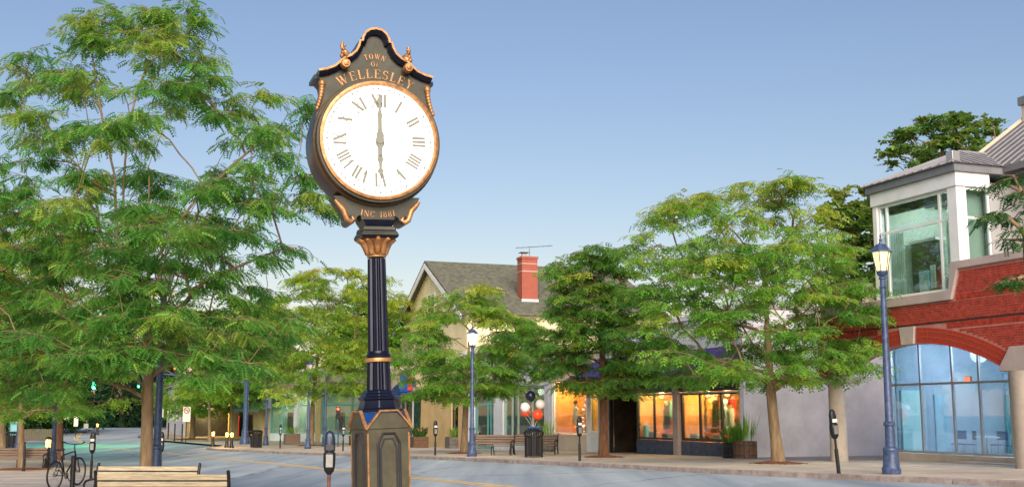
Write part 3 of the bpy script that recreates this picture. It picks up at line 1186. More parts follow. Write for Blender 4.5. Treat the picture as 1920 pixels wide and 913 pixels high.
def gabled_house():
    f = Fr((88, 23.4), (72.12, 23.4))
    t = thing('gabled_house', f.loc, 'tan building with a cream gable, dark shingled roof and brick chimney', 'building', rz=f.rz)
    ax, az, sl = 7.55, 13.5, .497
    xl, xr = -.9, 15.86
    ze = lambda x: az - sl * abs(x - ax)
    D = 15.0
    MB().box(xl, xr - .02, .12, .4, 4.2, 8.6).build('upper_wall', M['cream'], t)
    MB().prism([(xl, 8.602), (xr, 8.602), (xr, ze(xr) - .1), (ax, az - .1), (xl, ze(xl) - .1)], .12, .4).build('gable_wall', M['cream'], t)
    MB().box(xr - .3, xr, .41, D, 0, ze(xr) - .1).build('side_wall', M['cream'], t)
    # clapboards on the gable, one by one
    z = 8.7
    while z < 13.0:
        h = (az - .25 - z) / sl
        MB().box(max(xl, ax - h), min(xr, ax + h), .085, .118, z, z + .2).build('clapboard', M['cream'], t)
        z += .215
    # roof slabs
    for sgn, xe in ((-1, xl - .5), (1, xr + .5)):
        p = [(ax, -.5, az + .06), (xe, -.5, ze(xe) + .06), (xe, D, ze(xe) + .06), (ax, D, az + .06)]
        q = [(a, b, c - .16) for a, b, c in p]
        mb = MB().add(p + q, [(0, 1, 2, 3), (7, 6, 5, 4), (0, 4, 5, 1), (1, 5, 6, 2), (2, 6, 7, 3), (3, 7, 4, 0)])
        r = mb.build('roof', M['shingle'], t)
        if sgn == 1:
            rr = r
        # white barge board
        n = 1
        dx = xe - ax
        b = [(ax, az - .12), (xe, ze(xe) - .12), (xe, ze(xe) - .5), (ax, az - .5)]
        if sgn < 0:
            b = b[::-1]
        MB().prism(b, -.52, -.44).build('barge_board', M['white'], t)
    # shingle courses on the visible slope
    mb = MB()
    xx = ax + .25
    while xx < xr + .45:
        z0_, z1_ = ze(xx - .25) + .075, ze(xx) + .085
        mb.add([(xx - .25, -.5, z0_), (xx, -.5, z1_), (xx, D, z1_), (xx - .25, D, z0_), (xx, -.5, z1_ - .02), (xx, D, z1_ - .02)], [(0, 1, 2, 3), (1, 4, 5, 2)])
        xx += .25
    o = mb.build('shingle_courses', M['shingle'], rr)
    o['kind'] = 'stuff'
    # gable window
    window(t, [6.5, 7.5, 8.5], [9.2, 10.2, 11.2], .06, .11, M['white'], M['glasst'], name='gable_window')
    MB().box(6.52, 8.48, .08, .1, 9.22, 11.18).build('blind', M['curtain'], t)
    # chimney: find where its near face stands on the slope
    best = min((abs(f.pxs(994, 567, lx)[1] - ze(lx)), lx) for lx in np.arange(8, 15.5, .02))[1]
    y0 = f.pxs(979, 560, best)[0]
    y1 = f.pxs(1008, 560, best)[0]
    zt = f.pxs(994, 484, best)[1]
    xw = .95
    ch = MB().box(best - xw, best, y0, y1, ze(best) - .6, zt).build('chimney', M['chimbrick'], rr)
    for za, zb in ((zt - .42, zt - .36), (zt - .95, zt - .89)):
        MB().box(best - xw - .02, best + .02, y0 - .02, y1 + .02, za, zb).build('mortar_band', M['stone'], ch)
    MB().box(best - xw - .05, best + .05, y0 - .05, y1 + .05, zt - .05, zt + .12).build('chimney_cap', M['chimbrick'], ch)
    MB().box(best - .04, best + .06, y0 - .04, y1 + .04, ze(best) - .15, ze(best) + .22).build('flashing', M['white'], ch)
    autosmooth(MB().lathe([(.2, 0), (.17, .25), (.17, .3)], 12, (best - .6, y0 + .35, zt + .1)).build('chimney_pot', M['stone'], ch))
    MB().box(best - .85, best - .3, y0 + .05, y0 + .65, zt + .42, zt + .46).build('chimney_cowl', M['dark'], ch)
    an = thing('roof_antenna', f.w(best - .45, (y0 + y1) / 2 + .15, zt + .12), 'thin grey television antenna on top of the brick chimney', 'antenna', rz=f.rz)
    MB().tube([(0, 0, 0), (0, 0, .75)], .03, 6).build('mast', M['metergrey'], an)
    MB().tube([(-.1, -1.0, .62), (.1, 1.7, .9)], .025, 6).build('boom', M['metergrey'], an)
    for k in range(7):
        y = -.9 + k * .4
        MB().tube([(-.3, y, .63 + k * .04), (.3, y, .63 + k * .04)], .012, 4).build('rod', M['metergrey'], an)
    # ground floor
    g = lambda x: f.px(x, 780)[0]
    MB().box(g(789), g(846), .0, .35, 0, 4.18).build('tan_wall', M['tan'], t)
    MB().box(g(859), xr, .0, .35, 0, 4.18).build('tan_wall', M['tan'], t)
    MB().box(g(846) + .01, g(859) - .01, .05, .3, 0, .9).build('bulkhead', M['tan'], t)
    window(t, [g(846) + .01, g(859) - .01], [.92, 4.1], .14, .1, M['dark'], M['glass'], name='dark_window')
    xs = [xl, g(757), g(771), g(789) - .01]
    MB().box(xl, g(789) - .01, .05, .3, 0, .6).build('bulkhead', M['whitewall'], t)
    window(t, xs, [.62, 4.1], .14, .18, M['whitewall'], M['glass'], name='shop_window')
    rm = MB().room(xl, xr - .35, .42, 5, .1, 4.15).build('interior', M['dark_room'], t)
    awning(t, xl, g(775), 5.0, 4.0, 0, 1.1, M['blueaw'], name='blue_awning')
    MB().box(xl, xr, -.1, .1, 4.182, 4.5).build('string_course', M['beige'], t)
    # a sign and hanging basket on the tan wall
    return f, t


bt = M['chim']
def brickmat():
    m = bpy.data.materials.new('chimney_brickwork')
    m.use_nodes = True
    n = m.node_tree
    b = n.nodes['Principled BSDF']
    b.inputs['Roughness'].default_value = .9
    tc = n.nodes.new('ShaderNodeTexCoord')
    sp = n.nodes.new('ShaderNodeSeparateXYZ')
    sm = n.nodes.new('ShaderNodeMath')
    mp = n.nodes.new('ShaderNodeCombineXYZ')
    n.links.new(tc.outputs['Object'], sp.inputs[0])
    n.links.new(sp.outputs[0], sm.inputs[0])
    n.links.new(sp.outputs[1], sm.inputs[1])
    n.links.new(sm.outputs[0], mp.inputs[0])
    n.links.new(sp.outputs[2], mp.inputs[1])
    br = n.nodes.new('ShaderNodeTexBrick')
    br.inputs['Color1'].default_value = (.33, .05, .026, 1)
    br.inputs['Color2'].default_value = (.24, .032, .02, 1)
    br.inputs['Mortar'].default_value = (.4, .22, .16, 1)
    br.inputs['Scale'].default_value = 1.
    br.inputs['Brick Width'].default_value = .22
    br.inputs['Row Height'].default_value = .075
    br.inputs['Mortar Size'].default_value = .008
    n.links.new(mp.outputs[0], br.inputs[0])
    n.links.new(br.outputs[0], b.inputs['Base Color'])
    return m


M['chimbrick'] = brickmat()
fd, td = gabled_house()


def corner_shops():
    # pale green shop left of the gabled house
    f = Fr((103.5, 15.2), (89.1, 22.6))
    t = thing('green_shop', f.loc, 'pale green shopfront with beige piers behind the street trees', 'building', rz=f.rz)
    L = f.L
    g = lambda x: f.px(x, 790)[0]
    H = 6.0
    MB().box(0, L, .1, .4, 4.1, H).build('wall', M['beige'], t)
    bevel(MB().box(-.05, L + .05, -.2, .4, H, H + .25).build('cornice', M['white'], t), .02)
    MB().box(-.02, L, -.08, .09, 4.1, 4.6).build('sign_band', M['sage'], t)
    MB().box(L - .3, L, .41, 12, 0, H).build('side_wall', M['beige'], t)
    MB().box(0, L - .31, .41, 12, H - .4, H - .3).build('roof', M['gutter'], t)
    MB().box(0, .5, -.03, .35, 0, 4.09).build('pier', M['beige'], t)
    MB().box(g(551), g(557), -.03, .35, 0, 4.09).build('pier', M['whitewall'], t)
    MB().box(g(592), g(601), -.03, .35, 0, 4.09).build('pier', M['tan'], t)
    MB().box(L - .6, L, -.03, .35, 0, 4.09).build('pier', M['beige'], t)
    segs = [(.52, g(551) - .02, 'teal'), (g(557) + .02, g(592) - .02, 'sage'), (g(601) + .02, L - .62, 'teal')]
    for a, b, mm in segs:
        if b - a < .6:
            continue
        MB().box(a, b, .0, .25, 0, .8).build('bulkhead', M['whitewall'], t)
        window(t, [a, (a + b) / 2, b], [.82, 3.2, 4.08], .1, .13, M[mm], M['glasst'], name='shop_window')
        rm = MB().room(a, b, .26, 3.2, .7, 4.08).build('interior', M['pale_room'], t)
        MB().box(a + .5, a + 1.1, 1.5, 1.7, .72, 2.6).build('poster_stand', M['rust'], rm)
        point('shop_light', ((a + b) / 2, 1.5, 3.6), 73, (.95, 1., .75), .2, t)
    # dark recessed shop with grey awning and lit columns
    f2 = Fr((119.5, 9.6), (103.8, 14.9))
    t2 = thing('dark_shop', f2.loc, 'dark recessed shop with a grey awning between lit yellow piers', 'building', rz=f2.rz)
    L = f2.L
    g = lambda x: f2.px(x, 790)[0]
    H = 6.2
    MB().box(0, L, .1, .4, 4.3, H).build('wall', M['greywall'], t2)
    bevel(MB().box(-.05, L + .05, -.2, .4, H, H + .25).build('cornice', M['beige'], t2), .02)
    MB().box(0, L, .41, 12, H - .4, H - .3).build('roof', M['gutter'], t2)
    window(t2, [L * .3, L * .45, L * .6, L * .75], [4.5, 5.9], .05, .1, M['dark'], M['glasst'], name='upper_window')
    for a, b in ((0, .9), (g(430), g(440)), (L - 1.7, L)):
        if b > a:
            MB().box(a, b, -.03, .35, 0, 4.29).build('pier', M['tan'], t2)
    rm = MB().room(.9, L - 1.7, .4, 5, .1, 4.3).build('interior', M['dark_room'], t2)
    MB().box(1.1, 2.2, 4., 4.1, .2, 3.4).build('lit_panel', M['yellow_room'], rm)
    MB().box(2.6, 3.6, 4., 4.1, .2, 2.6).build('red_door', M['redp'], rm)
    point('shop_light', (1.4, 1.6, 3.2), 403, (1., .66, .22), .2, t2)
    awning(t2, g(458), g(508), 3.9, 2.9, 0., 1.2, M['greyaw'], name='grey_awning')
    # white clapboard house
    f3 = Fr((146, 9.5), (121, 9.4))
    t3 = thing('white_house', f3.loc, 'white clapboard house beyond the side street behind the trees', 'building', rz=f3.rz)
    L = f3.L
    MB().box(0, L, .05, .3, 0, 5.4).build('wall', M['whitewall'], t3)
    MB().box(L - .3, L, .31, 10, 0, 5.4).build('side_wall', M['whitewall'], t3)
    mb = MB()
    z = .2
    while z < 5.3:
        mb.box(0, L - .01, .0, .04, z, z + .16)
        z += .19
    o = mb.build('clapboards', M['whitewall'], t3)
    o['kind'] = 'stuff'
    for k in range(5):
        a = 1.5 + k * 4.8
        window(t3, [a, a + .8, a + 1.6], [1.6, 2.8, 4.0], -.03, .1, M['white'], M['dark'], name='window')
    MB().prism([(L, 5.4), (L + .5, 5.35), (L / 2, 5.36), (-.5, 5.35), (0, 5.4)][::-1], -.4, -.3).build('eaves_board', M['white'], t3)
    mb = MB().add([(-.5, -.4, 5.42), (L + .5, -.4, 5.42), (L + .5, 5, 8.4), (-.5, 5, 8.4), (-.5, 10.5, 5.42), (L + .5, 10.5, 5.42)], [(0, 1, 2, 3), (3, 2, 5, 4), (0, 3, 4), (1, 5, 2), (0, 4, 5, 1)])
    mb.build('roof', M['shingle'], t3)
    return f, f2, f3


fg, fdk, fwh = corner_shops()


# goods in the lit windows
def goods(f, name, lab, cat, lx, ly, z, build, group=None):
    o = thing(name, f.w(lx, ly, z), lab, cat, group, rz=f.rz)
    build(o)
    return o


def flatpic(wd, hh, m, m2='paper'):
    def b(o):
        MB().box(-wd / 2, wd / 2, 0, .05, 0, hh).build('frame', M[m], o)
        MB().box(-wd * .4, wd * .4, -.008, -.001, hh * .1, hh * .9).build('picture', M[m2], o)
    return b


def carton(wd, hh, d, m, m2='paper'):
    def b(o):
        bevel(MB().box(-wd / 2, wd / 2, -d / 2, d / 2, 0, hh).build('body', M[m], o), .01)
        bevel(MB().box(-wd / 2 - .015, wd / 2 + .015, -d / 2 - .015, d / 2 + .015, hh * .78, hh).build('lid', M[m2], o), .008)
    return b


def mannequin(m1, m2):
    def b(o):
        autosmooth(MB().lathe([(.17, 0), (.17, .02), (.02, .05), (.02, .55)], 12).build('stand', M['chrome'], o))
        autosmooth(MB().lathe([(.2, .5), (.26, .62), (.19, .95), (.24, 1.25), (.2, 1.42), (.07, 1.5), (.06, 1.62)], 14, sy=.65).build('garment', M[m1], o), 60)
        MB().sphere((0, 0, 1.72), .11, 12, 8, sz=1.25).build('head', M[m2], o)
    return b


gz_ = .92
goods(fa, 'dress_form', 'dark dressed mannequin in the left orange shop window', 'mannequin', 5.6, 1.0, gz_, mannequin('dark', 'paper'))
goods(fa, 'dress_form', 'black and grey dressed mannequin in the second pane of the left orange shop window', 'mannequin', 6.9, .9, gz_, mannequin('black', 'metergrey'))
goods(fa, 'dress_form', 'beige dressed mannequin by the white column in the orange shop window', 'mannequin', 7.6, 1.2, gz_, mannequin('beige', 'paper'))
goods(fa, 'dress_form', 'pale blue dressed mannequin in the middle pane of the right orange window', 'mannequin', 11.0, 1.0, gz_, mannequin('ltblue', 'paper'))
goods(fa, 'dress_form', 'red and white dressed mannequin beside the teal picture in the right orange window', 'mannequin', 11.75, .8, gz_, mannequin('curtain', 'redp'))
goods(fa, 'framed_picture', 'large pale teal picture hanging in the rightmost orange window pane', 'picture', 13.2, 1.5, 1.9, flatpic(.9, 1.1, 'ltblue', 'teal'))
goods(fa, 'framed_picture', 'tall orange panel hanging in the left pane of the right shop window', 'picture', 9.5, 1.2, 1.3, flatpic(1.1, 1.7, 'rust', 'orange_room'))
goods(fa, 'framed_picture', 'small grey picture beside the mannequin in the right orange window', 'picture', 11.4, .55, 1.9, flatpic(.5, .42, 'metergrey', 'ltblue'))
for i, (lx, w_, h_, m_) in enumerate(((4.6, .3, .65, 'ltblue'), (5.25, .55, .35, 'paper'), (6.5, .4, .3, 'rust'), (7.2, .6, .3, 'paper'), (7.95, .25, .5, 'redp'),
                                      (9.3, .6, .32, 'ltblue'), (10.1, .3, .22, 'dark'), (11.3, .55, .32, 'paper'), (12.0, .3, .7, 'ltblue'), (12.7, .45, .5, 'paper'), (13.3, .5, .4, 'beige'))):
    lab = ('tall pale blue box at the left end of the left orange window', 'wide low white box near the left mannequin in the orange window', 'rusty brown box between the two dark mannequins', 'wide low white box before the beige mannequin',
           'tall red box beside the white shop column', 'wide low pale blue box at the left end of the right orange window', 'low dark box under the orange panel in the right window', 'low white box before the pale blue mannequin',
           'tall pale blue box in the rightmost orange window pane', 'square white box in the rightmost orange window pane', 'beige box at the gallery corner end of the right orange window')[i]
    goods(fa, 'display_box', lab, 'box', lx, .45, gz_, carton(w_, h_, .25, m_, 'paper' if i % 2 else m_), 'display boxes in the orange shop windows')


def garment(m, L, wd):
    def b(o):
        MB().tube([(-wd * .5, 0, 0), (0, 0, .1), (wd * .5, 0, 0)], .012, 5).build('hanger', M['chrome'], o)
        autosmooth(MB().loft([[(-a, -d, z), (a, -d, z), (a, d, z), (-a, d, z)] for a, d, z in ((wd * .62, .05, -L), (wd * .5, .07, -L * .55), (wd * .42, .06, -L * .3), (wd * .55, .05, -.06), (wd * .2, .03, .02))]).build('cloth', M[m], o), 60)
    return b


for lx, ly, z, m, L, wd, lab in (
        (4.75, 1.5, 2.75, 'dark', 1.1, .42, 'dark garment hanging at the left end of the left orange window'), (5.1, 1.6, 2.75, 'teal', .9, .4, 'teal garment hanging second in the left orange window'),
        (6.2, 1.3, 2.8, 'black', 1.35, .38, 'long black garment hanging beside the mullion of the left orange window'), (7.25, 1.6, 2.75, 'curtain', 1.0, .4, 'pale garment hanging behind the dark mannequin'),
        (7.95, 1.0, 2.8, 'dark', 1.5, .34, 'long dark garment hanging against the white shop column'), (8.95, 1.3, 2.8, 'planter', 1.4, .36, 'brown garment hanging at the left end of the right orange window'),
        (10.15, 1.0, 2.75, 'black', 1.2, .36, 'black garment hanging by the first mullion of the right orange window'), (10.65, 1.6, 2.8, 'redp', .9, .4, 'red garment hanging in the middle pane of the right orange window'),
        (11.35, 1.8, 2.8, 'paper', 1.1, .42, 'white garment hanging in the middle pane of the right orange window'), (12.45, 1.1, 2.75, 'ltblue', 1.3, .4, 'pale blue garment hanging past the second mullion of the right orange window')):
    goods(fa, 'hanging_garment', lab, 'garment', lx, ly, z, garment(m, L, wd), 'garments hanging in the orange shop windows')
for lx0, lx1 in ((4.32, 8.15), (8.76, 13.88)):
    o = thing('clothes_rail', fa.w((lx0 + lx1) / 2, 1.9, 2.95), 'thin rail across the %s orange shop window' % ('left' if lx0 < 5 else 'right'), 'rail', rz=fa.rz)
    MB().tube([(-(lx1 - lx0) / 2, 0, 0), ((lx1 - lx0) / 2, 0, 0)], .02, 6).build('bar', M['dark'], o)
    for s_ in (-.3, .3):
        MB().tube([((lx1 - lx0) * s_, 0, 0), ((lx1 - lx0) * s_, 0, .44)], .012, 5).build('hook', M['dark'], o)


def xmas(o):
    rng = random.Random(4)
    MB().tube([(0, 0, 0), (0, 0, 2.5)], [.03, .01], 6).build('stem', M['white'], o)
    mb, mc = MB(), MB()
    for k in range(170):
        z = rng.random() ** 1.5 * 2.4
        r = (2.5 - z) * .42 * (.35 + .65 * rng.random())
        a = rng.uniform(0, 2 * PI)
        p = (math.cos(a) * r, math.sin(a) * r * .6, z)
        if k % 3 == 0:
            mc.sphere(p, rng.uniform(.03, .055), 6, 4)
        else:
            mb.box(p[0] - .05, p[0] + .05, p[1] - .012, p[1] + .012, p[2] - .05, p[2] + .07)
    a = mb.build('ornaments', M['paper'], o)
    a['kind'] = 'stuff'
    b = mc.build('bulbs', M['bulb_e'], o)
    b['kind'] = 'stuff'


goods(fbg, 'ornament_tree', 'tall white ornament tree with tiny bulbs in the beige shop window', 'decoration', 2.75, .85, 1.13, xmas)
goods(fbg, 'dress_form', 'small white figure left of the ornament tree in the beige shop window', 'figurine', 1.5, .8, 1.13, mannequin('paper', 'rust'))
goods(fbg, 'display_box', 'white box at the foot of the ornament tree in the beige shop', 'box', 3.5, .5, 1.13, carton(.5, .4, .3, 'paper', 'redp'))
# ------------------------------------------------------------------ the street clock
def ring_pts(cx, cz, rx, rz, wx, wz, n=14, a0=0., a1=2 * PI):
    """thick-and-thin oval stroke as quads"""
    q = []
    for k in range(n):
        a, b = a0 + (a1 - a0) * k / n, a0 + (a1 - a0) * (k + 1) / n
        q.append([(cx + rx * math.cos(a), cz + rz * math.sin(a)), (cx + rx * math.cos(b), cz + rz * math.sin(b)),
                  (cx + (rx - wx) * math.cos(b), cz + (rz - wz) * math.sin(b)), (cx + (rx - wx) * math.cos(a), cz + (rz - wz) * math.sin(a))])
    return q


def stroke(x0, z0, x1, z1, w_):
    dx, dz = x1 - x0, z1 - z0
    L = math.hypot(dx, dz)
    nx, nz = -dz / L * w_ / 2, dx / L * w_ / 2
    return [(x0 + nx, z0 + nz), (x0 - nx, z0 - nz), (x1 - nx, z1 - nz), (x1 + nx, z1 + nz)]


SER = .045
GL = {
    'T': (.72, [(.36, 0, .36, 1, .15), (.02, .965, .70, .965, .07), (.045, .78, .045, .99, .05), (.675, .78, .675, .99, .05), (.2, .02, .52, .02, SER)], []),
    'W': (1.12, [(.1, 1, .36, 0, .15), (.36, 0, .58, 1, .06), (.5, 1, .76, 0, .15), (.76, 0, 1.0, 1, .06), (-.03, .98, .25, .98, SER), (.4, .98, .64, .98, SER), (.88, .98, 1.12, .98, SER)], []),
    'N': (.84, [(.14, 0, .14, 1, .06), (.14, 1, .7, 0, .15), (.7, 0, .7, 1, .06), (.02, .02, .28, .02, SER), (.56, .98, .84, .98, SER), (.0, .98, .2, .98, SER)], []),
    'F': (.62, [(.17, 0, .17, 1, .15), (.02, .975, .6, .975, .055), (.58, .78, .58, .99, .05), (.17, .52, .46, .52, .055), (.46, .42, .46, .62, .045), (.03, .02, .35, .02, SER)], []),
    'E': (.66, [(.17, 0, .17, 1, .15), (.02, .975, .6, .975, .055), (.58, .78, .58, .99, .05), (.17, .52, .46, .52, .055), (.46, .42, .46, .62, .045), (.02, .025, .63, .025, .055), (.61, .02, .63, .24, .05)], []),
    'L': (.62, [(.17, 0, .17, 1, .15), (.02, .98, .35, .98, SER), (.02, .025, .6, .025, .055), (.58, .02, .6, .26, .05)], []),
    'Y': (.76, [(.38, 0, .38, .48, .15), (.1, 1, .38, .45, .14), (.66, 1, .38, .45, .06), (-.02, .98, .25, .98, SER), (.54, .98, .78, .98, SER), (.22, .02, .54, .02, SER)], []),
    'I': (.34, [(.17, 0, .17, 1, .15), (.02, .02, .32, .02, SER), (.02, .98, .32, .98, SER)], []),
    '1': (.34, [(.17, 0, .17, 1, .14), (.03, .02, .31, .02, SER), (.02, .86, .17, .98, .05)], []),
    'O': (.86, [], [(.42, .5, .40, .52, .15, .06, 0, 2 * PI)]),
    'C': (.76, [(.68, .72, .68, .96, .05)], [(.42, .5, .40, .52, .15, .06, .6, 5.7)]),
    '8': (.62, [], [(.3, .74, .22, .27, .09, .055, 0, 2 * PI), (.3, .26, .26, .29, .1, .055, 0, 2 * PI)]),
    'S': (.58, [(.5, .72, .5, .98, .045), (.05, .02, .05, .28, .045)], [(.28, .74, .24, .27, .1, .06, .5, 4.6), (.28, .265, .26, .285, .1, .06, -1.9 - .8, 1.6)]),
    'X': (.8, [(.1, 1, .7, 0, .15), (.7, 1, .1, 0, .06), (-.02, .98, .24, .98, SER), (.58, .98, .82, .98, SER), (-.02, .02, .24, .02, SER), (.58, .02, .82, .02, SER)], []),
    'V': (.78, [(.1, 1, .4, 0, .15), (.4, 0, .68, 1, .06), (-.02, .98, .25, .98, SER), (.54, .98, .8, .98, SER)], []),
}


def glyph(ch, bold=1., hair=1.):
    w_, st, rg = GL[ch]
    q = [stroke(*s_[:4], s_[4] * (bold if s_[4] > .1 else hair)) for s_ in st]
    for r_ in rg:
        q += ring_pts(r_[0], r_[1], r_[2], r_[3], r_[4], r_[5], 14, r_[6], r_[7])
    return w_, q


def add_glyph(mb, q, f, y, th):
    for i, poly in enumerate(q):
        pts = [f(*p) for p in poly]
        ar = sum(pts[k][0] * pts[(k + 1) % 4][1] - pts[(k + 1) % 4][0] * pts[k][1] for k in range(4))
        if ar < 0:
            pts = pts[::-1]
        mb.prism(pts, y - th - .0002 * (i % 5), y)


def text_arc(mb, s, cx, cz, rad, height, total, y, up=True):
    """letters on a circle of radius rad around (cx,cz), filling the arc length total"""
    ws = [GL[c][0] if c != ' ' else .5 for c in s]
    gap = .16
    tot = sum(ws) + gap * (len(s) - 1)
    kx = total / tot
    x = -total / 2
    for c, w_ in zip(s, ws):
        if c != ' ':
            g = glyph(c)[1]

            def f(u, v, x=x):
                a = (x + u * kx) / rad
                r = rad + v * height if up else rad - v * height
                return (cx + math.sin(a) * r, cz + (math.cos(a) * r if up else -math.cos(a) * r))
            mid = x + w_ * kx / 2
            am = mid / rad

            def f2(u, v, x=x, am=am, mid=mid):
                du = x + u * kx - mid
                bx, bz = math.sin(am) * rad, (math.cos(am) if up else -math.cos(am)) * rad
                tx, tz = math.cos(am), (-math.sin(am) if up else math.sin(am))
                nx, nz = (math.sin(am), math.cos(am)) if up else (-math.sin(am), math.cos(am))
                return (cx + bx + tx * du + nx * v * height, cz + bz + tz * du + nz * v * height)
            add_glyph(mb, g, f2, y, .006)
        x += (w_ + gap) * kx


def street_clock():
    D = 10.0
    g0 = gp(709, D)
    t = thing('street_clock', gp(724, 10.17), 'tall dark green town clock with lit round dial and gilded scrolls', 'clock', rz=R(20))
    t.rotation_euler = (0, R(-2.1), R(20))
    Z = lambda y: at(709, y, D).z - g0.z

    def X(px, y=265):
        v = (CY - y) / FPX
        return px / FPX * D / (math.cos(PITCH) - v * math.sin(PITCH)) / .973
    # --- drum: stepped casing turned about the depth axis
    cz = Z(266)
    u = X(1)
    rO = 119 * u
    prof = [(.001, .26), (rO * .96, .26), (rO, .22), (rO, -.06), (rO * .985, -.09), (rO * .955, -.10), (rO * .95, -.125), (rO * .925, -.145), (rO * .915, -.15), (rO * .91, -.17), (rO * .89, -.185), (.001, -.185)]
    o = MB().lathe(prof, 72, (0, 0, cz), axis='y').build('drum', M['bronze'], t)
    autosmooth(o, 25)
    o.data.materials.append(M['clockd'])
    for p in o.data.polygons:
        if p.center.y > -.07:
            p.material_index = 1
    # rings
    for r0, r1, y0, y1, mm in ((.955, .926, -.15, -.19, 'clock'), (.925, .852, -.15, -.222, 'gold')):
        n = 72
        pr = [(rO * r0, y0), (rO * (r0 - .006), y1), (rO * (r1 + .03), y1 - .006), (rO * r1, -.196), (rO * r1, -.15)]
        rings = []
        for k in range(n):
            a = 2 * PI * k / n
            rings.append([(math.cos(a) * r, h, cz + math.sin(a) * r) for r, h in pr])
        mb = MB()
        rings.append(rings[0])
        mb.loft(rings, cap=False)
        autosmooth(mb.build('bezel', M[mm], t), 40)
    rd = rO * .853
    yf = -.2
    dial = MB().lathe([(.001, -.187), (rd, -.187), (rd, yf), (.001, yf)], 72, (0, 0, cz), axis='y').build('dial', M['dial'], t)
    nums = ['XII', 'I', 'II', 'III', 'IIII', 'V', 'VI', 'VII', 'VIII', 'IX', 'X', 'XI']
    for k, s in enumerate(nums):
        th = k * PI / 6
        mb = MB()
        ws = [GL[c][0] for c in s]
        tot = sum(ws) + .03 * (len(ws) - 1)
        hgt = rd * .235
        kx = hgt * (.78 if len(s) < 4 else .66)
        x = -tot * kx / 2
        rb = rd * .60
        for c, w_ in zip(s, ws):
            def f(a, b, x=x):
                px_, pz_ = x + a * kx, rb + b * hgt
                return (math.cos(th) * px_ + math.sin(th) * pz_, cz - math.sin(th) * px_ + math.cos(th) * pz_)
            add_glyph(mb, glyph(c, 1.75, 1.7)[1], f, yf - .001, .004)
            x += (w_ + .03) * kx
        mb.build('numeral', M['numeral'], dial)
    mb = MB()
    for k in range(60):
        a = k * PI / 30
        wd = .007 if k % 5 else .011
        r0, r1 = rd * .925, rd * (.965)
        s_, c_ = math.sin(a), math.cos(a)
        mb.prism([(s_ * r + c_ * q, cz + c_ * r - s_ * q) for r, q in ((r0, -wd), (r0, wd), (r1, wd), (r1, -wd))], yf - .003, yf)
    o = mb.build('minute_marks', M['numeral'], dial)
    o['kind'] = 'stuff'

    def hand(L, a, wd, y, back):
        pr = [(-back, wd * .9), (-back * .5, wd * .6), (0, wd * 1.6), (L * .12, wd * 1.7), (L * .2, wd * .9), (L * .45, wd * .9), (L * .52, wd * 1.2), (L * .62, wd * .6), (L * .76, wd * .55), (L * .82, wd * 1.35), (L * .9, wd * .5), (L, wd * .15)]
        pts = [(-q, r) for r, q in pr] + [(q, r) for r, q in pr[::-1]]
        s_, c_ = math.sin(a), math.cos(a)
        P = [(s_ * r + c_ * q, cz + c_ * r - s_ * q) for q, r in pts]
        ar = sum(P[k][0] * P[(k + 1) % len(P)][1] - P[(k + 1) % len(P)][0] * P[k][1] for k in range(len(P)))
        if ar < 0:
            P = P[::-1]
        return MB().prism(P, y - .006, y)
    hand(rd * .86, 0, .021, yf - .02, .14).build('minute_hand', M['numeral'], t)
    hand(rd * .68, PI, .024, yf - .012, .1).build('hour_hand', M['numeral'], t)
    MB().lathe([(.001, -.03), (.035, -.03), (.04, 0), (.001, 0)], 20, (0, yf - .002, cz), axis='y').build('hub', M['numeral'], t)
    # --- pediment
    out = [(0, 58), (10, 60), (17, 65.5), (21, 73), (22.5, 80.5), (27, 81), (29, 90), (35, 101), (45, 110), (57, 115.5), (62, 121), (75, 132), (90, 138.5), (105, 142)]
    low = [(104, 149), (97, 157), (95, 168), (100, 186), (107, 206), (112, 230)]
    R_ = [(X(a, b), Z(b)) for a, b in out + low]
    poly = [(-x, z) for x, z in R_[::-1]] + R_[1:]
    poly = poly[::-1]
    poly = poly + [(-X(60), Z(262)), (X(60), Z(262))][::1]
    # make counter-clockwise
    ar = sum(poly[k][0] * poly[(k + 1) % len(poly)][1] - poly[(k + 1) % len(poly)][0] * poly[k][1] for k in range(len(poly)))
    if ar < 0:
        poly = poly[::-1]
    MB().prism(poly, -.075, .2).build('pediment', M['clock'], t)
    # moulding that runs over the top: dark bed and gilded lip
    top = [(-x, z) for x, z in R_[:14][::-1]] + R_[1:14]

    def sweep(pts, prof):
        rings = []
        n = len(pts)
        for i, (x, z) in enumerate(pts):
            a, b = pts[max(0, i - 1)], pts[min(n - 1, i + 1)]
            tx, tz = b[0] - a[0], b[1] - a[1]
            L = math.hypot(tx, tz)
            nx, nz = -tz / L, tx / L
            rings.append([(x + nx * o_, y, z + nz * o_) for o_, y in prof])
        return MB().loft(rings)
    sweep(top, [(-.03, -.074), (-.03, -.11), (.0, -.135), (.02, -.135), (.02, .24), (-.03, .24)]).build('cornice_moulding', M['clockd'], t)
    sweep(top, [(.006, -.134), (.006, -.152), (.024, -.152), (.024, -.134)]).build('gilded_lip', M['gold'], t)
    # scrolls
    for sx in (-1, 1):
        bx, bz = X(58, 118) * sx, Z(124)
        mb = MB()
        mb.lathe([(.001, -.05), (.036, -.05), (.044, -.03), (.044, .02), (.001, .02)], 18, (bx, -.15, bz - .01), axis='y')
        mb.lathe([(.001, -.07), (.022, -.065), (.022, -.05), (.001, -.05)], 12, (bx, -.15, bz - .01), axis='y')
        autosmooth(mb.build('scroll_boss', M['gold'], t))
        mb = MB()
        pts, rad = [], []
        for k in range(15):
            q = k / 14
            a = q * 1.9 * PI
            pts.append((bx + sx * (.004 - .024 * math.sin(a * .95) * (1 - q * .3)), -.13 + .01 * q, bz + .06 + .13 * q + .012 * math.cos(a)))
            rad.append(.036 * (1 - .68 * q))
        mb.tube(pts, rad, 8)
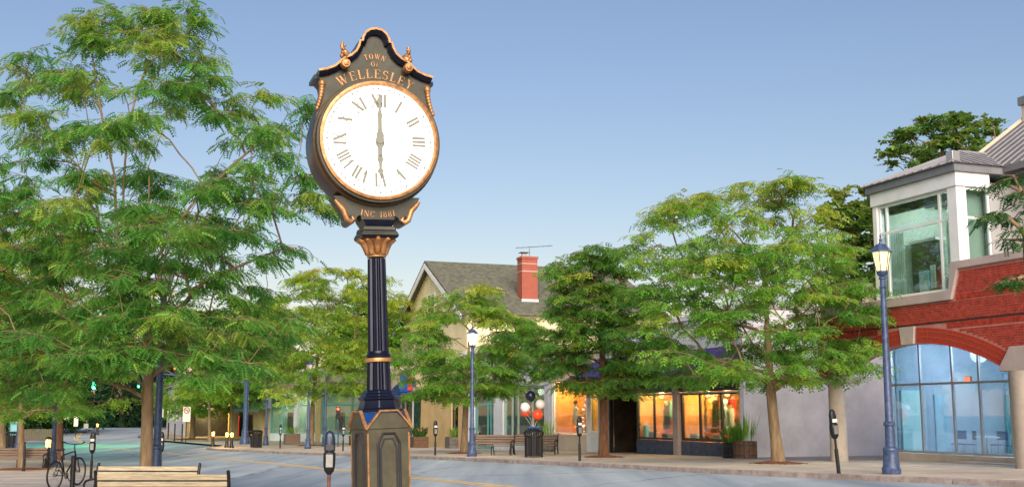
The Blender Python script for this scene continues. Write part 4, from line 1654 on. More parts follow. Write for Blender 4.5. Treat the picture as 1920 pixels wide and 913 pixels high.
        for k in range(4):
            mb.sphere((bx + sx * (.026 - .008 * k), -.14, bz + .07 + .032 * k), .022 - .003 * k, 8, 6)
        autosmooth(mb.build('scroll_finial', M['gold'], t), 60)
        # side garland
        mb = MB()
        for k in range(9):
            q = k / 8
            mb.sphere((sx * (X(99) + X(9.5) * q * q * 1.0), -.085, Z(160 + 46 * q)), .026 - .008 * q + (.006 if k == 0 else 0), 8, 6, sz=1.25)
        autosmooth(mb.build('side_garland', M['gold'], t), 60)
        # side hood block of the casing
        MB().box(min(sx * X(96), sx * X(112)), max(sx * X(96), sx * X(112)), -.06, .21, Z(150), Z(143)).build('side_hood', M['clockd'], t)
    # lettering
    mb = MB()
    text_arc(mb, 'WELLESLEY', 0, cz, X(122), X(17), X(140), -.076)
    mb.build('lettering', M['gold'], t)
    mb = MB()
    text_arc(mb, 'TOWN', 0, Z(150), Z(108.5) - Z(150), X(10), X(37), -.076)
    mb.build('lettering', M['gold'], t)
    mb = MB()
    text_arc(mb, 'OF', 0, Z(170), Z(122.5) - Z(170), X(9), X(15), -.076)
    mb.build('lettering', M['gold'], t)
    # --- bracket below
    br = [(80, 366), (74, 378), (66, 386), (60, 398), (56, 408), (52, 413), (42, 413), (38, 404), (32, 400), (30, 410)]
    B_ = [(X(a, b), Z(b)) for a, b in br]
    poly = B_ + [(-x, z) for x, z in B_[::-1]]
    ar = sum(poly[k][0] * poly[(k + 1) % len(poly)][1] - poly[(k + 1) % len(poly)][0] * poly[k][1] for k in range(len(poly)))
    if ar < 0:
        poly = poly[::-1]
    MB().prism(poly, -.075, .17).build('bracket', M['clock'], t)
    for sx in (-1, 1):
        pts = [(sx * X(a), -.08, Z(b)) for a, b in ((78, 374), (71, 383), (63, 391), (60, 400), (57, 409), (50, 414), (44, 409), (48, 404))]
        autosmooth(MB().tube(pts, [.014, .022, .026, .024, .026, .026, .02, .012], 8).build('bracket_scroll', M['gold'], t), 60)
        MB().lathe([(.001, 0), (.036, 0), (.04, .02), (.04, .25), (.001, .25)], 16, (sx * X(50), -.09, Z(410)), axis='y').build('bracket_roll', M['clockd'], t)
    mb = MB()
    text_arc(mb, 'INC 1881', 0, cz, cz - Z(405), X(10.5), X(66), -.076, up=False)
    mb.build('lettering', M['gold'], t)
    # neck, abacus, capital
    def sq(w0, w1, y0, y1):
        return MB().loft([[(-a, -a, z), (a, -a, z), (a, a, z), (-a, a, z)] for a, z in ((w1, Z(y1)), (w0, Z(y0)))])
    sq(X(30), X(24), 411, 423).build('neck', M['clockd'], t)
    bevel(sq(X(29), X(31), 423, 431).build('abacus', M['clock'], t), .008)
    bevel(sq(X(31), X(35), 431.5, 440).build('abacus', M['clock'], t), .008)
    bevel(sq(X(35), X(32), 440.5, 445).build('abacus', M['clockd'], t), .008)
    n = 40
    prof = [(15.5, 479), (17.5, 478), (17.5, 475), (15.5, 474), (16.5, 465), (19, 457), (23, 450), (31, 445.5)]
    autosmooth(MB().lathe([(X(a), Z(b)) for a, b in prof], 24).build('capital', M['gold'], t))
    for k in range(10):
        a = 2 * PI * k / 10 + .2
        pts = [(math.cos(a) * X(r) * 1.03, math.sin(a) * X(r) * 1.03, Z(y)) for r, y in ((16, 473), (17, 465), (20, 457), (25, 450), (33, 446), (35, 449))]
        autosmooth(MB().tube(pts, [.022, .03, .032, .028, .02, .008], 6).build('leaf', M['gold'], t), 60)
    # fluted shaft
    def fluted(r0, r1, y0, y1, nf):
        rings = []
        for r, y in ((r0, y0), (r1, y1)):
            ring = []
            for i in range(nf * 6):
                a = 2 * PI * i / (nf * 6)
                ph = (i % 6) / 6
                d = .0 if ph in (0,) or ph > .8 else math.sin(PI * ph / .85) * .16
                ring.append((math.cos(a) * X(r) * (1 - d), math.sin(a) * X(r) * (1 - d), Z(y)))
            rings.append(ring)
        return MB().loft(rings[::-1] if y0 < y1 else rings)
    fluted(16.5, 19, 481, 657, 12).build('shaft', M['clockd'], t)
    autosmooth(MB().lathe([(X(a), Z(b)) for a, b in ((19, 668), (22, 667), (22.5, 663), (20, 660), (19.5, 656))], 28).build('shaft_collar', M['clockd'], t))
    autosmooth(MB().lathe([(X(a), Z(b)) for a, b in ((21, 676.5), (24.5, 676), (25, 672.5), (24, 669), (21, 668.5))], 28).build('gilded_ring', M['gold'], t))
    fluted(20.5, 22.5, 677, 729, 12).build('shaft_foot', M['clockd'], t)
    prof = [(39, 771), (39, 766), (36, 764), (34, 757), (33, 748), (36, 747), (36, 743), (31, 741), (31, 738), (28, 735), (27, 731), (23, 729)]
    o = MB().lathe([(X(a) * 1.06, Z(b)) for a, b in prof], 8, rot=PI / 8 + R(9)).build('base_moulding', M['clockd'], t)
    bevel(o, .006)
    # pedestal
    hw = X(40.5, 800)
    PR = R(9)
    z0 = -.05
    zt = Z(797)
    zp = Z(773)
    bx = MB().box(-hw, hw, -hw, hw, z0 + .25, zt).build('pedestal', M['clockp'], t)
    bx.rotation_euler = (0, 0, PR)
    bevel(MB().box(-hw * 1.25, hw * 1.25, -hw * 1.25, hw * 1.25, z0, z0 + .25).build('plinth', M['clockp'], t), .02)
    # blue skirt roof: octagonal base of the shaft to the square pedestal
    e = hw * 1.05
    q8 = hw * .42
    corners = [(-e, -e), (e, -e), (e, -e), (e, e), (e, e), (-e, e), (-e, e), (-e, -e)]
    r_lo = [(x, y, zt - .02) for x, y in ((-e, -e), (-e * .4, -e), (e * .4, -e), (e, -e), (e, -e * .4), (e, e * .4), (e, e), (e * .4, e), (-e * .4, e), (-e, e), (-e, e * .4), (-e, -e * .4))]
    a8 = hw * 1.0
    oc = [(-a8, -q8), (-q8, -a8), (q8, -a8), (a8, -q8), (a8, -q8), (a8, q8), (q8, a8), (q8, a8), (-q8, a8), (-a8, q8), (-a8, q8), (-a8, -q8)]
    mb = MB()
    zo = Z(772)
    for k in range(4):
        rot = Matrix.Rotation(k * PI / 2, 4, 'Z')
        mb.M = rot
        mb.add([(-e, -e, zt), (-q8, -a8, zo), (-a8, -q8, zo)], [(0, 1, 2)])
        mb.add([(-e, -e, zt), (e, -e, zt), (q8, -a8 + .004, zo), (-q8, -a8 + .004, zo)], [(0, 1, 2, 3)])
    mb.M = None
    mb.add([(-a8, -q8, zo), (-q8, -a8, zo), (q8, -a8, zo), (a8, -q8, zo), (a8, q8, zo), (q8, a8, zo), (-q8, a8, zo), (-a8, q8, zo)], [tuple(range(8))])
    sk = mb.build('skirt', M['clockb'], t)
    sk.rotation_euler = (0, 0, PR)
    for k in range(4):
        rot = Matrix.Rotation(k * PI / 2, 4, 'Z')
        mb = MB()
        mb.M = rot
        gab = [(-hw, zt - .02), (hw, zt - .02), (hw, zt + .0), (hw * .38, zp), (-hw * .38, zp), (-hw, zt + .0)]
        mb.prism(gab, -hw - .014, -hw + .012)
        mb.build('gablet', M['clockp'], bx)
        lip = [(-hw * 1.09, zt - .028), (-hw * .40, zp + .014), (hw * .40, zp + .014), (hw * 1.09, zt - .028)]
        s_ = sweep([(x, z) for x, z in lip], [(0, -hw - .03), (0, -hw - .003), (.015, -hw - .003), (.015, -hw - .03)])
        s_.v = [tuple(rot @ Vector(p)) for p in s_.v]
        s_.build('gablet_lip', M['gold'], bx)
        # arched panel moulding
        ph = hw * .52
        zb = .55
        ztp = zt - .02
        arch = [(-ph, zb), (-ph, ztp - .13), (-ph * .55, ztp - .045), (ph * .55, ztp - .045), (ph, ztp - .13), (ph, zb)]
        s_ = sweep(arch, [(-.011, -hw - .01), (0, -hw - .02), (.011, -hw - .01), (.011, -hw + .002), (-.011, -hw + .002)])
        s_.v = [tuple(rot @ Vector(p)) for p in s_.v]
        s_.build('panel_moulding', M['dark'], bx)
        arch2 = [(x * .74, z - (.045 if z > 1 else 0)) for x, z in arch]
        s_ = sweep(arch2, [(-.008, -hw - .006), (.008, -hw - .006), (.008, -hw + .002), (-.008, -hw + .002)])
        s_.v = [tuple(rot @ Vector(p)) for p in s_.v]
        s_.build('panel_moulding', M['dark'], bx)
        mb = MB()
        mb.M = rot
        mb.box(hw - .008, hw + .004, -hw - .004, -hw + .008, z0 + .3, zt - .06)
        mb.build('corner_bead', M['gold'], bx)
    return t


street_clock()


# ------------------------------------------------------------------ lamp posts
def lamp_proto(name='street_lamp', glassm='lampdim'):
    t = thing(name, (0, 0, 0), 'x', 'street lamp', 'slate blue street lamps')
    autosmooth(MB().lathe([(.24, -.1), (.24, .1), (.25, .14), (.22, .18), (.205, .3), (.19, .5), (.185, .58), (.2, .62), (.19, .66), (.14, .7)], 12).build('base', M['bluepost'], t), 30)
    autosmooth(MB().lathe([(.125, .7), (.12, 1.1), (.118, 1.22), (.15, 1.24), (.15, 1.3), (.115, 1.33), (.1, 1.36), (.072, 5.0), (.095, 5.02), (.095, 5.06), (.06, 5.1)], 14).build('pole', M['bluepost'], t), 30)
    autosmooth(MB().lathe([(.05, 4.75), (.1, 4.8), (.05, 4.85)], 12).build('pole_ring', M['bluepost'], t), 60)
    autosmooth(MB().lathe([(.07, 5.08), (.13, 5.14), (.15, 5.2), (.14, 5.23)], 12).build('lantern_cup', M['bluepost'], t), 30)
    lg = MB().lathe([(.14, 5.235), (.235, 5.72)], 6).build('lantern_glass', M[glassm], t)
    mb = MB()
    for k in range(6):
        a = 2 * PI * k / 6
        mb.tube([(.145 * math.cos(a), .145 * math.sin(a), 5.22), (.243 * math.cos(a), .243 * math.sin(a), 5.73)], .013, 4)
    mb.build('lantern_frame', M['bluepost'], t)
    mb = MB().lathe([(.30, 5.722), (.30, 5.75), (.2, 5.86), (.13, 5.93), (.06, 5.95), (.05, 6.0)], 6)
    mb.build('lantern_roof', M['bluepost'], t)
    autosmooth(MB().lathe([(.03, 6.0), (.055, 6.05), (.02, 6.1), (.03, 6.14), (.001, 6.24)], 10).build('finial', M['bluepost'], t), 60)
    return t


def set_glass(o, m):
    for k in kids(o):
        if k.name.startswith('lantern_glass'):
            k.data = k.data.copy()
            k.data.materials[0] = M[m]


p = og(1672, 889)
lp = lamp_proto(glassm='lampwarm')
lp.location = p
lp['label'] = 'slate blue street lamp with a warm glowing lantern before the brick building'
point('lamp_light', (p.x, p.y, p.z + 5.5), 25, (1, .85, .5), .2)
for (x, y, d, lab, gm, pw) in ((885, 855, None, 'slate blue street lamp shining brightly beside the bench across the street', 'lamphot', 2200),
                               (577, 841, None, 'slate blue street lamp left of the clock across the street', 'lampdim', 0),
                               (293, None, 29.6, 'slate blue street lamp half hidden behind the big near tree trunk', 'lampdim', 0),
                               (98, 875, None, 'slate blue street lamp beside the bicycle on the near pavement', 'lampdim', 0),
                               (31, None, 78, 'far slate blue street lamp at the left edge by the litter bin', 'lampdim', 0),
                               (608, None, 84, 'slate blue street lamp behind the parking meter left of the clock', 'lampdim', 0),
                               (497, None, 90, 'slate blue street lamp beside the litter bin near the side street', 'lampdim', 0)):
    q = og(x, y) if y else gp(x, d)
    c = dup(lp, q, random.Random(x).random(), lab)
    set_glass(c, gm)
    if x == 885:
        c.scale = (.97, .97, .965)
    if pw:
        point('lamp_light', (q.x, q.y, q.z + 5.5), pw, (1, .93, .66), .22)


# ------------------------------------------------------------------ parking meters
def meter_proto():
    t = thing('parking_meter', (0, 0, 0), 'x', 'parking meter', 'parking meters along the kerbs')
    MB().lathe([(.05, -.05), (.05, .62), (.045, .65)], 12).build('pole_sleeve', M['black'], t)
    MB().lathe([(.032, .64), (.03, .95)], 10).build('pole', M['black'], t)
    # lower vault: rounded box
    def rounded(prof, n=20, p=3.2):
        rings = []
        for hx, hy, z in prof:
            ring = []
            for k in range(n):
                a = 2 * PI * k / n
                ca, sa = math.cos(a), math.sin(a)
                ring.append((hx * math.copysign(abs(ca) ** (2 / p), ca), hy * math.copysign(abs(sa) ** (2 / p), sa), z))
            rings.append(ring)
        return MB().loft(rings)
    autosmooth(rounded([(.04, .04, .9), (.085, .075, .96), (.105, .085, 1.05), (.11, .088, 1.2), (.105, .08, 1.28), (.07, .06, 1.3)]).build('coin_vault', M['black'], t), 40)
    MB().box(-.06, .06, -.098, -.08, 1.03, 1.25).build('vault_door', M['metergrey'], t)
    autosmooth(rounded([(.07, .055, 1.295), (.098, .07, 1.31), (.1, .072, 1.48), (.095, .066, 1.54), (.075, .055, 1.61), (.04, .03, 1.655), (.006, .006, 1.67)], p=2.6).build('meter_head', M['black'], t), 40)
    MB().box(-.07, .07, -.082, -.066, 1.33, 1.42).build('face_plate', M['signw'], t)
    MB().prism([(-.055, 1.49), (.055, 1.49), (.045, 1.56), (-.045, 1.56)], -.075, -.05).build('display_window', M['glass'], t)
    return t


mp_ = meter_proto()
first = True
for i, (x, y, d, rz, tilt, lab) in enumerate(((1573, 888, None, .35, -.085, 'leaning black parking meter before the stone column of the brick building'),
                                              (1087, 864, None, .3, 0, 'black parking meter before the beige shop window'),
                                              (816, 853, None, .3, 0, 'black parking meter on the kerb before the tan wall'),
                                              (643, 845, None, .3, 0, 'far black parking meter just left of the clock pedestal'),
                                              (525, 840, None, .3, 0, 'far black parking meter near the wooden planter'),
                                              (301, None, 43, .1, 0, 'black parking meter beside the big tree trunk'),
                                              (172, None, 42, .1, 0, 'slim black parking meter behind the left end of the rear bench'))):
    q = og(x, y) if y else gp(x, d)
    if first:
        o = mp_
        o.location = q
        o['label'] = lab
        first = False
    else:
        o = dup(mp_, q, rz, lab)
    o.rotation_euler = (0, tilt, rz)
nm = dup(mp_, gp(617.5, 20.8), .15, 'nearest parking meter with grey vault door and rusty pole by the clock')
for k in kids(nm):
    if k.name.startswith('pole'):
        k.data = k.data.copy()
        k.data.materials[0] = M['rust']
    if k.name.startswith('face_plate'):
        k.data = k.data.copy()
        k.data.materials[0] = M['dark']
    if k.name.startswith('meter_head'):
        k.data = k.data.copy()
        k.data.materials[0] = M['meterdome']
nm.scale = (1, 1, 1.0)


# ------------------------------------------------------------------ benches
def bench(L, loc, rz, lab, wood, group='slatted street benches', hs=1.):
    t = thing('park_bench', loc, lab, 'bench', group, rz)
    h = L / 2
    # back slats (the sitter looks towards -y)
    for k in range(4):
        z = .50 + k * .115
        y = .22 + (z - .45) * .26
        mb = MB()
        mb.M = Matrix.Translation((0, y, z)) @ Matrix.Rotation(-.25, 4, 'X')
        mb.box(-h, h, -.03, .03, 0, .094)
        bevel(mb.build('back_slat', M[wood], t), .012)
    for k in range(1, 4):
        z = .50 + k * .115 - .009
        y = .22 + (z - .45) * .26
        MB().box(-h, h, y - .02, y + .031, z - .011, z + .009).build('gap_shade_bar', M['black'], t)  # added black bars standing in for the shade between the back slats
    for k in range(5):
        y = -.26 + k * .095
        bevel(MB().box(-h, h, y, y + .08, .42 + .004 * (k % 2), .452 + .004 * (k % 2)).build('seat_slat', M[wood], t), .006)
    for x in (-h - .02, h + .02) if L < 2.2 else (-h - .02, h + .02):
        mb = MB()
        mb.tube([(x, .40, 1.0), (x, .36, .93), (x, .24, .5), (x, .2, .42), (x, .28, .2), (x, .34, 0)], [.03, .032, .035, .035, .03, .035], 8)
        mb.tube([(x, .2, .42), (x, -.22, .41), (x, -.28, .2), (x, -.32, 0)], [.032, .03, .03, .035], 8)
        mb.tube([(x, .28, .68), (x, .0, .68), (x, -.22, .66), (x, -.30, .60), (x, -.28, .54), (x, -.24, .42)], [.022, .026, .026, .026, .022, .022], 8)
        autosmooth(mb.build('end_frame', M['black'], t), 60)
    mb = MB().box(-.02, .02, -.25, .2, .38, .418)
    mb.tube([(0, .1, .4), (0, .2, 0)], .02, 6)
    mb.tube([(0, -.2, .4), (0, -.26, 0)], .02, 6)
    mb.build('middle_leg', M['black'], t)
    return t


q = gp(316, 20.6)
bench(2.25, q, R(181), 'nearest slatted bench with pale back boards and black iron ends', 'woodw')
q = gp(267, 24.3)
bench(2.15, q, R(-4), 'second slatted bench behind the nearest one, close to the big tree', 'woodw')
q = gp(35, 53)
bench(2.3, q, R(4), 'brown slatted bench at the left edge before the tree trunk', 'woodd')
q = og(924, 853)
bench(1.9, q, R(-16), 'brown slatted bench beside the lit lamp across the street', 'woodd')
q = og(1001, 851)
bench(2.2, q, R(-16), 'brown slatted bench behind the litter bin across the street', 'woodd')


# ------------------------------------------------------------------ litter bins
def bin_(loc, lab, r=.36, h=1.15):
    t = thing('litter_bin', loc, lab, 'litter bin', 'black slatted litter bins')
    MB().lathe([(r * .8, .08), (r * .88, h * .8)], 18).build('liner', M['dark'], t)
    mb = None
    me = None
    n = 24
    for k in range(n):
        a = 2 * PI * k / n
        if me is None:
            bm = MB().tube([(r * .93, 0, .02), (r * .93, 0, h * .75), (r * 1.06, 0, h * .92)], .022, 4)
            o = bm.build('slat', M['black'], t)
            me = o.data
        else:
            o = bpy.data.objects.new('slat', me)
            COL.objects.link(o)
            o.parent = t
        o.rotation_euler = (0, 0, a)
    for z, rr in ((.1, .95), (h * .75, .95), (h * .93, 1.08)):
        rings = []
        for k in range(25):
            a = 2 * PI * k / 24
            rings.append([(math.cos(a) * (r * rr + d), math.sin(a) * (r * rr + d), z + e) for d, e in ((-.012, -.02), (.014, -.02), (.014, .02), (-.012, .02))])
        MB().loft(rings, cap=False).build('hoop', M['black'], t)
    autosmooth(MB().lathe([(r * 1.04, h * .95), (r * .9, h * 1.0), (r * .45, h * 1.03), (r * .43, h * .97)], 18).build('lid', M['black'], t))
    return t


pb = og(1001, 857)
bin_(pb, 'black slatted litter bin with balloons tied above it across the street', .40, 1.16)
bin_(og(480, 839), 'far black slatted litter bin near the side street corner', .42, 1.25)
bin_(gp(20, 86), 'black slatted litter bin at the left edge behind the bench', .42, 1.2)

# balloons
for (x, y, r, mm, lab, hb) in ((995, 742, .235, 'balloon_k', 'dark navy balloon at the top of the bunch', None),
                               (985, 763, .215, 'balloon_w', 'white balloon with a red lower half at the left of the bunch', 'red'),
                               (1013, 757, .21, 'balloon_w', 'plain white balloon at the right of the bunch', None),
                               (1008, 777, .23, 'balloon_r', 'red balloon lowest in the bunch', None)):
    P = at(x, y, pb.y - .1 + (.15 if mm == 'balloon_w' else 0))
    t = thing('balloon', P, lab, 'balloon', 'balloons tied over the litter bin')
    autosmooth(MB().lathe([(.015, -r * 1.18), (.02, -r * 1.1)] + [(max(r * math.sin(PI * k / 12), .002), -r * math.cos(PI * k / 12) * (1.08 if k < 6 else .98)) for k in range(1, 13)], 20).build('skin', M[mm], t), 80)
    tie = pb + Vector((0, 0, 1.2)) - P
    MB().tube([(0, 0, -r * 1.15), tuple(tie * .5 + Vector((.03, 0, 0))), tuple(tie)], .006, 4).build('string', M['signw'], t)
    if hb:
        P2 = at(985, 772, pb.y + .22)
        t2 = thing('balloon', P2, 'red balloon tucked under the white one at the left of the bunch', 'balloon', 'balloons tied over the litter bin')
        autosmooth(MB().sphere((0, 0, 0), .21, 18, 12).build('skin', M['balloon_r'], t2), 80)
        tie = pb + Vector((0, 0, 1.2)) - P2
        MB().tube([(0, 0, -.21), tuple(tie)], .006, 4).build('string', M['signw'], t2)
rb = thing('ribbon_bow', pb + Vector((0, -.1, 1.22)), 'small blue ribbon bow on the litter bin lid', 'ribbon')
MB().sphere((-.16, 0, .03), .13, 10, 6, sy=.4, sz=.45).build('loop', M['clockb'], rb)
MB().sphere((.16, 0, .03), .13, 10, 6, sy=.4, sz=.45).build('loop', M['clockb'], rb)
MB().sphere((0, 0, .03), .05, 8, 6).build('knot', M['clockb'], rb)


# ------------------------------------------------------------------ bollard lamps, posts
def bollard_light(loc, lab, h=1.1):
    t = thing('bollard_lamp', loc, lab, 'bollard lamp', 'glowing bollard lamps at the kerb corners')
    autosmooth(MB().lathe([(.2, -.03), (.2, .06), (.15, .12), (.11, .35), (.1, h * .62), (.13, h * .65)], 14).build('post', M['black'], t), 30)
    autosmooth(MB().lathe([(.1, h * .655), (.12, h * .9)], 14).build('lens', M['lampor'], t))
    autosmooth(MB().lathe([(.15, h * .905), (.14, h * .95), (.05, h)], 14).build('cap', M['black'], t), 30)
    return t


for x, y, d, lab in ((399, 836, None, 'glowing bollard lamp left of the pair at the corner'), (425, 838.5, None, 'left one of the close pair of glowing bollard lamps'),
                     (434, 839, None, 'right one of the close pair of glowing bollard lamps'), (88, 877, None, 'glowing bollard lamp at the end of the left bench'),
                     (182, 814, None, 'tiny far bollard lamp at the bend of the road')):
    q = og(x, y)
    hh = 1.2 if x != 88 else 1.45
    bollard_light(q, lab, hh)
    point('bollard_light', (q.x, q.y - .25, q.z + hh * .8), 45 if x != 182 else 15, (1., .5, .15), .12)


def post(loc, h, r, lab, name='steel_post', mm='black', cat='post'):
    t = thing(name, loc, lab, cat)
    MB().lathe([(r * 1.5, -.03), (r * 1.5, .04), (r, .06), (r, h - .06)], 12).build('shaft', M[mm], t)
    autosmooth(MB().lathe([(r * 1.12, h - .06), (r * 1.12, h - .02), (r * .6, h), (.001, h + .01)], 12).build('cap', M[mm], t), 40)
    return t


q = og(1636, 853)
post(q, at(1634, 782, q.y).z - q.z, .085, 'tall black bollard by the lavender wall left of the lamp')
q = og(1582, 854)
post(q, at(1580, 784, q.y).z - q.z, .05, 'thin black bollard half hidden behind the stone column')
post(gp(45, 50.5), 1.25, .05, 'thin black post before the left bench and tree')
post(gp(138, 33), 1.0, .07, 'black bicycle rack post with the bicycle leaning on it', cat='rack post')
for i, (x, y, lab) in enumerate(((327, 826, 'leftmost short black post at the side street'), (341, 827, 'second short black post at the side street'), (315, 822, 'short black post farthest up the side street'))):
    post(og(x, y), 1.5, .06, lab)


# ------------------------------------------------------------------ planters
def planter(loc, lab, wd, h, mm, seed, kind, rz=R(-70), rnd=False):
    t = thing('flower_planter', loc, lab, 'planter', rz=rz)
    rng = random.Random(seed)
    if rnd:
        for k in range(16):
            a = 2 * PI * k / 16
            mb = MB()
            mb.M = Matrix.Rotation(a, 4, 'Z')
            mb.box(wd / 2 * .92, wd / 2, -wd * .09, wd * .09, 0, h)
            mb.build('stave', M[mm], t)
        for z in (.15, .75):
            MB().lathe([(wd / 2 + .012, h * z), (wd / 2 + .012, h * z + .05)], 24).build('hoop', M['dark'], t)
        MB().lathe([(wd * .44, .05), (wd * .45, h * .9)], 16).build('soil', M['mulch'], t)
    else:
        for s_ in (-1, 1):
            for k in range(3):
                z0 = h * k / 3
                a, b = z0 + .006, z0 + h / 3 - .006
                MB().box(-wd / 2, wd / 2, s_ * wd / 2 - .025, s_ * wd / 2 + .025, a, b).build('board', M[mm], t)
                MB().box(s_ * wd / 2 - .024, s_ * wd / 2 + .024, -wd / 2 + .026, wd / 2 - .026, a + .001, b - .001).build('board', M[mm], t)
        MB().box(-wd / 2 + .03, wd / 2 - .03, -wd / 2 + .03, wd / 2 - .03, .05, h * .92).build('soil', M['mulch'], t)
    V, F, TI = [], [], []
    n = {'grass': 90, 'tall': 55}.get(kind, 150)
    for k in range(n):
        a, r = rng.uniform(0, 2 * PI), wd * .42 * math.sqrt(rng.random())
        bx, by = math.cos(a) * r, math.sin(a) * r
        hh = rng.uniform(.2, .8) if kind != 'tall' else rng.uniform(.4, 1.3)
        lean = rng.uniform(.0, .35)
        tip = Vector((bx + math.cos(a) * lean, by + math.sin(a) * lean, h * .92 + hh))
        b0 = Vector((bx, by, h * .9))
        sd_ = Vector((-math.sin(a), math.cos(a), 0)) * (.05 if kind in ('dark', 'flower') else .022)
        mid = b0.lerp(tip, .6) + Vector((0, 0, .08))
        o = len(V)
        V += [tuple(b0), tuple(mid + sd_), tuple(tip), tuple(mid - sd_)]
        F.append((o, o + 1, o + 2, o + 3))
        TI += [rng.uniform(.1, .8)] * 4
    leafmesh('foliage', V, F, TI, 'leaf_mid' if kind != 'dark' else 'leaf_dark', t)
    if kind in ('flower', 'dark'):
        for k in range(7):
            MB().sphere((rng.uniform(-.4, .4) * wd, rng.uniform(-.45, .2) * wd, h + rng.uniform(.15, .45)), .07, 8, 5).build('flower', M['flower'], t)
    return t


def leafmesh(name, V, F, TI, m, parent):
    me = bpy.data.meshes.new(name)
    V = np.asarray(V, dtype=np.float32)
    F = np.asarray(F, dtype=np.int32)
    k = F.shape[1]
    me.vertices.add(len(V))
    me.vertices.foreach_set('co', V.ravel())
    me.loops.add(F.size)
    me.loops.foreach_set('vertex_index', F.ravel())
    me.polygons.add(len(F))
    me.polygons.foreach_set('loop_start', np.arange(0, F.size, k, dtype=np.int32))
    me.polygons.foreach_set('loop_total', np.full(len(F), k, dtype=np.int32))
    at_ = me.attributes.new('tint', 'FLOAT', 'POINT')
    at_.data.foreach_set('value', np.asarray(TI, dtype=np.float32))
    me.materials.append(M[m])
    me.update(calc_edges=True)
    o = bpy.data.objects.new(name, me)
    COL.objects.link(o)
    o.parent = parent
    o['kind'] = 'stuff'
    return o


planter(og(786, 838.5), 'dark planter with reddish plants before the tan wall', 1.0, .75, 'planter', 1, 'dark')
planter(og(853, 839.5), 'grey boarded planter with low greenery between tan wall and lamp', 1.05, .75, 'pgrey', 2, 'grass')
planter(og(1397, 859), 'brown barrel planter with tall stems at the gallery corner', .95, .68, 'planter', 3, 'tall', rnd=True)
planter(og(1374, 858), 'black tub of trailing greenery and pink flowers at the gallery corner', .8, .62, 'black', 4, 'flower', rnd=True)
planter(og(547, 832), 'wooden planter with a round green shrub by the green shop', 1.1, .8, 'woodd', 5, 'grass')
planter(og(668, 834), 'small dark planter with greenery left of the clock', .9, .7, 'planter', 6, 'flower')
planter(og(1024, 847), 'low tub of bright yellow green grass behind the bench', .9, .6, 'pgrey', 7, 'tall', rnd=True)


# ------------------------------------------------------------------ bicycle
def bicycle():
    P = gp(127, 36)
    t = thing('bicycle', P, 'black bicycle leaning on the rack post by the kerb', 'bicycle', rz=R(48))
    r = .34
    for x, nm in ((-.53, 'rear'), (.53, 'front')):
        pts = [(x + r * math.cos(a), 0, r + r * math.sin(a)) for a in np.linspace(0, 2 * PI, 33)]
        wh = MB().tube(pts, .022, 6, cap=False).build('wheel', M['rubber'], t)
        pts = [(x + r * .93 * math.cos(a), 0, r + r * .93 * math.sin(a)) for a in np.linspace(0, 2 * PI, 33)]
        MB().tube(pts, .012, 5, cap=False).build('rim', M['metergrey'], wh)
        mb = MB()
        for k in range(18):
            a = 2 * PI * k / 18
            mb.tube([(x, .015 * (-1) ** k, r), (x + r * .92 * math.cos(a), 0, r + r * .92 * math.sin(a))], .0035, 3)
        mb.build('spokes', M['chrome'], wh)
        MB().lathe([(.03, -.04), (.03, .04)], 10, (x, 0, r), axis='y').build('hub', M['metergrey'], wh)
    bb, st, hd, hb = (-.09, 0, .29), (-.24, 0, .80), (.36, 0, .86), (.40, 0, .72)
    mb = MB()
    for a, b, w_ in ((bb, st, .017), (bb, hb, .021), (st, hd, .018), (hd, hb, .022)):
        mb.tube([a, b], w_, 8)
    for y in (-.05, .05):
        mb.tube([(bb[0], y * .5, bb[2]), (-.53, y, r)], .011, 6)
        mb.tube([(st[0] + .01, y * .4, st[2] - .05), (-.53, y, r)], .010, 6)
    autosmooth(mb.build('frame', M['black'], t), 60)
    mb = MB()
    for y in (-.05, .05):
        mb.tube([(.41, y, .70), (.46, y, .5), (.53, y, r)], .014, 6)
    mb.build('fork', M['black'], t)
    mb = MB().tube([hd, (.33, 0, 1.0), (.38, 0, 1.03)], .015, 6)
    mb.tube([(.3, -.31, 1.09), (.37, -.2, 1.05), (.39, 0, 1.03), (.37, .2, 1.05), (.3, .31, 1.09)], .013, 6)
    h_ = mb.build('handlebar', M['dark'], t)
    for y in (-.3, .3):
        MB().tube([(.32, y * .85, 1.085), (.24, y * 1.08, 1.095)], .02, 8).build('grip', M['rubber'], h_)
    MB().tube([st, (-.27, 0, .92)], .013, 6).build('seat_post', M['chrome'], t)
    autosmooth(MB().loft([[(-.42, -.09, .93), (-.42, .09, .93), (-.42, .07, .97), (-.42, -.07, .97)], [(-.3, -.06, .925), (-.3, .06, .925), (-.3, .045, .965), (-.3, -.045, .965)], [(-.12, -.015, .93), (-.12, .015, .93), (-.12, .012, .955), (-.12, -.012, .955)]]).build('saddle', M['black'], t), 40)
    MB().lathe([(.09, -.004), (.09, .004)], 20, (bb[0], -.05, bb[2]), axis='y').build('chainring', M['metergrey'], t)
    mb = MB().tube([(bb[0], -.06, bb[2]), (bb[0] + .1, -.07, bb[2] - .13)], .012, 5)
    mb.box(bb[0] + .06, bb[0] + .14, -.17, -.08, bb[2] - .145, bb[2] - .12)
    mb.build('crank', M['dark'], t)
    mb = MB().tube([(bb[0], .06, bb[2]), (bb[0] - .1, .07, bb[2] + .13)], .012, 5)
    mb.box(bb[0] - .14, bb[0] - .06, .08, .17, bb[2] + .12, bb[2] + .145)
    mb.build('crank', M['dark'], t)
    t.rotation_euler = (0, R(-3), R(80))
    t.scale = (1.22, 1.22, 1.22)


bicycle()


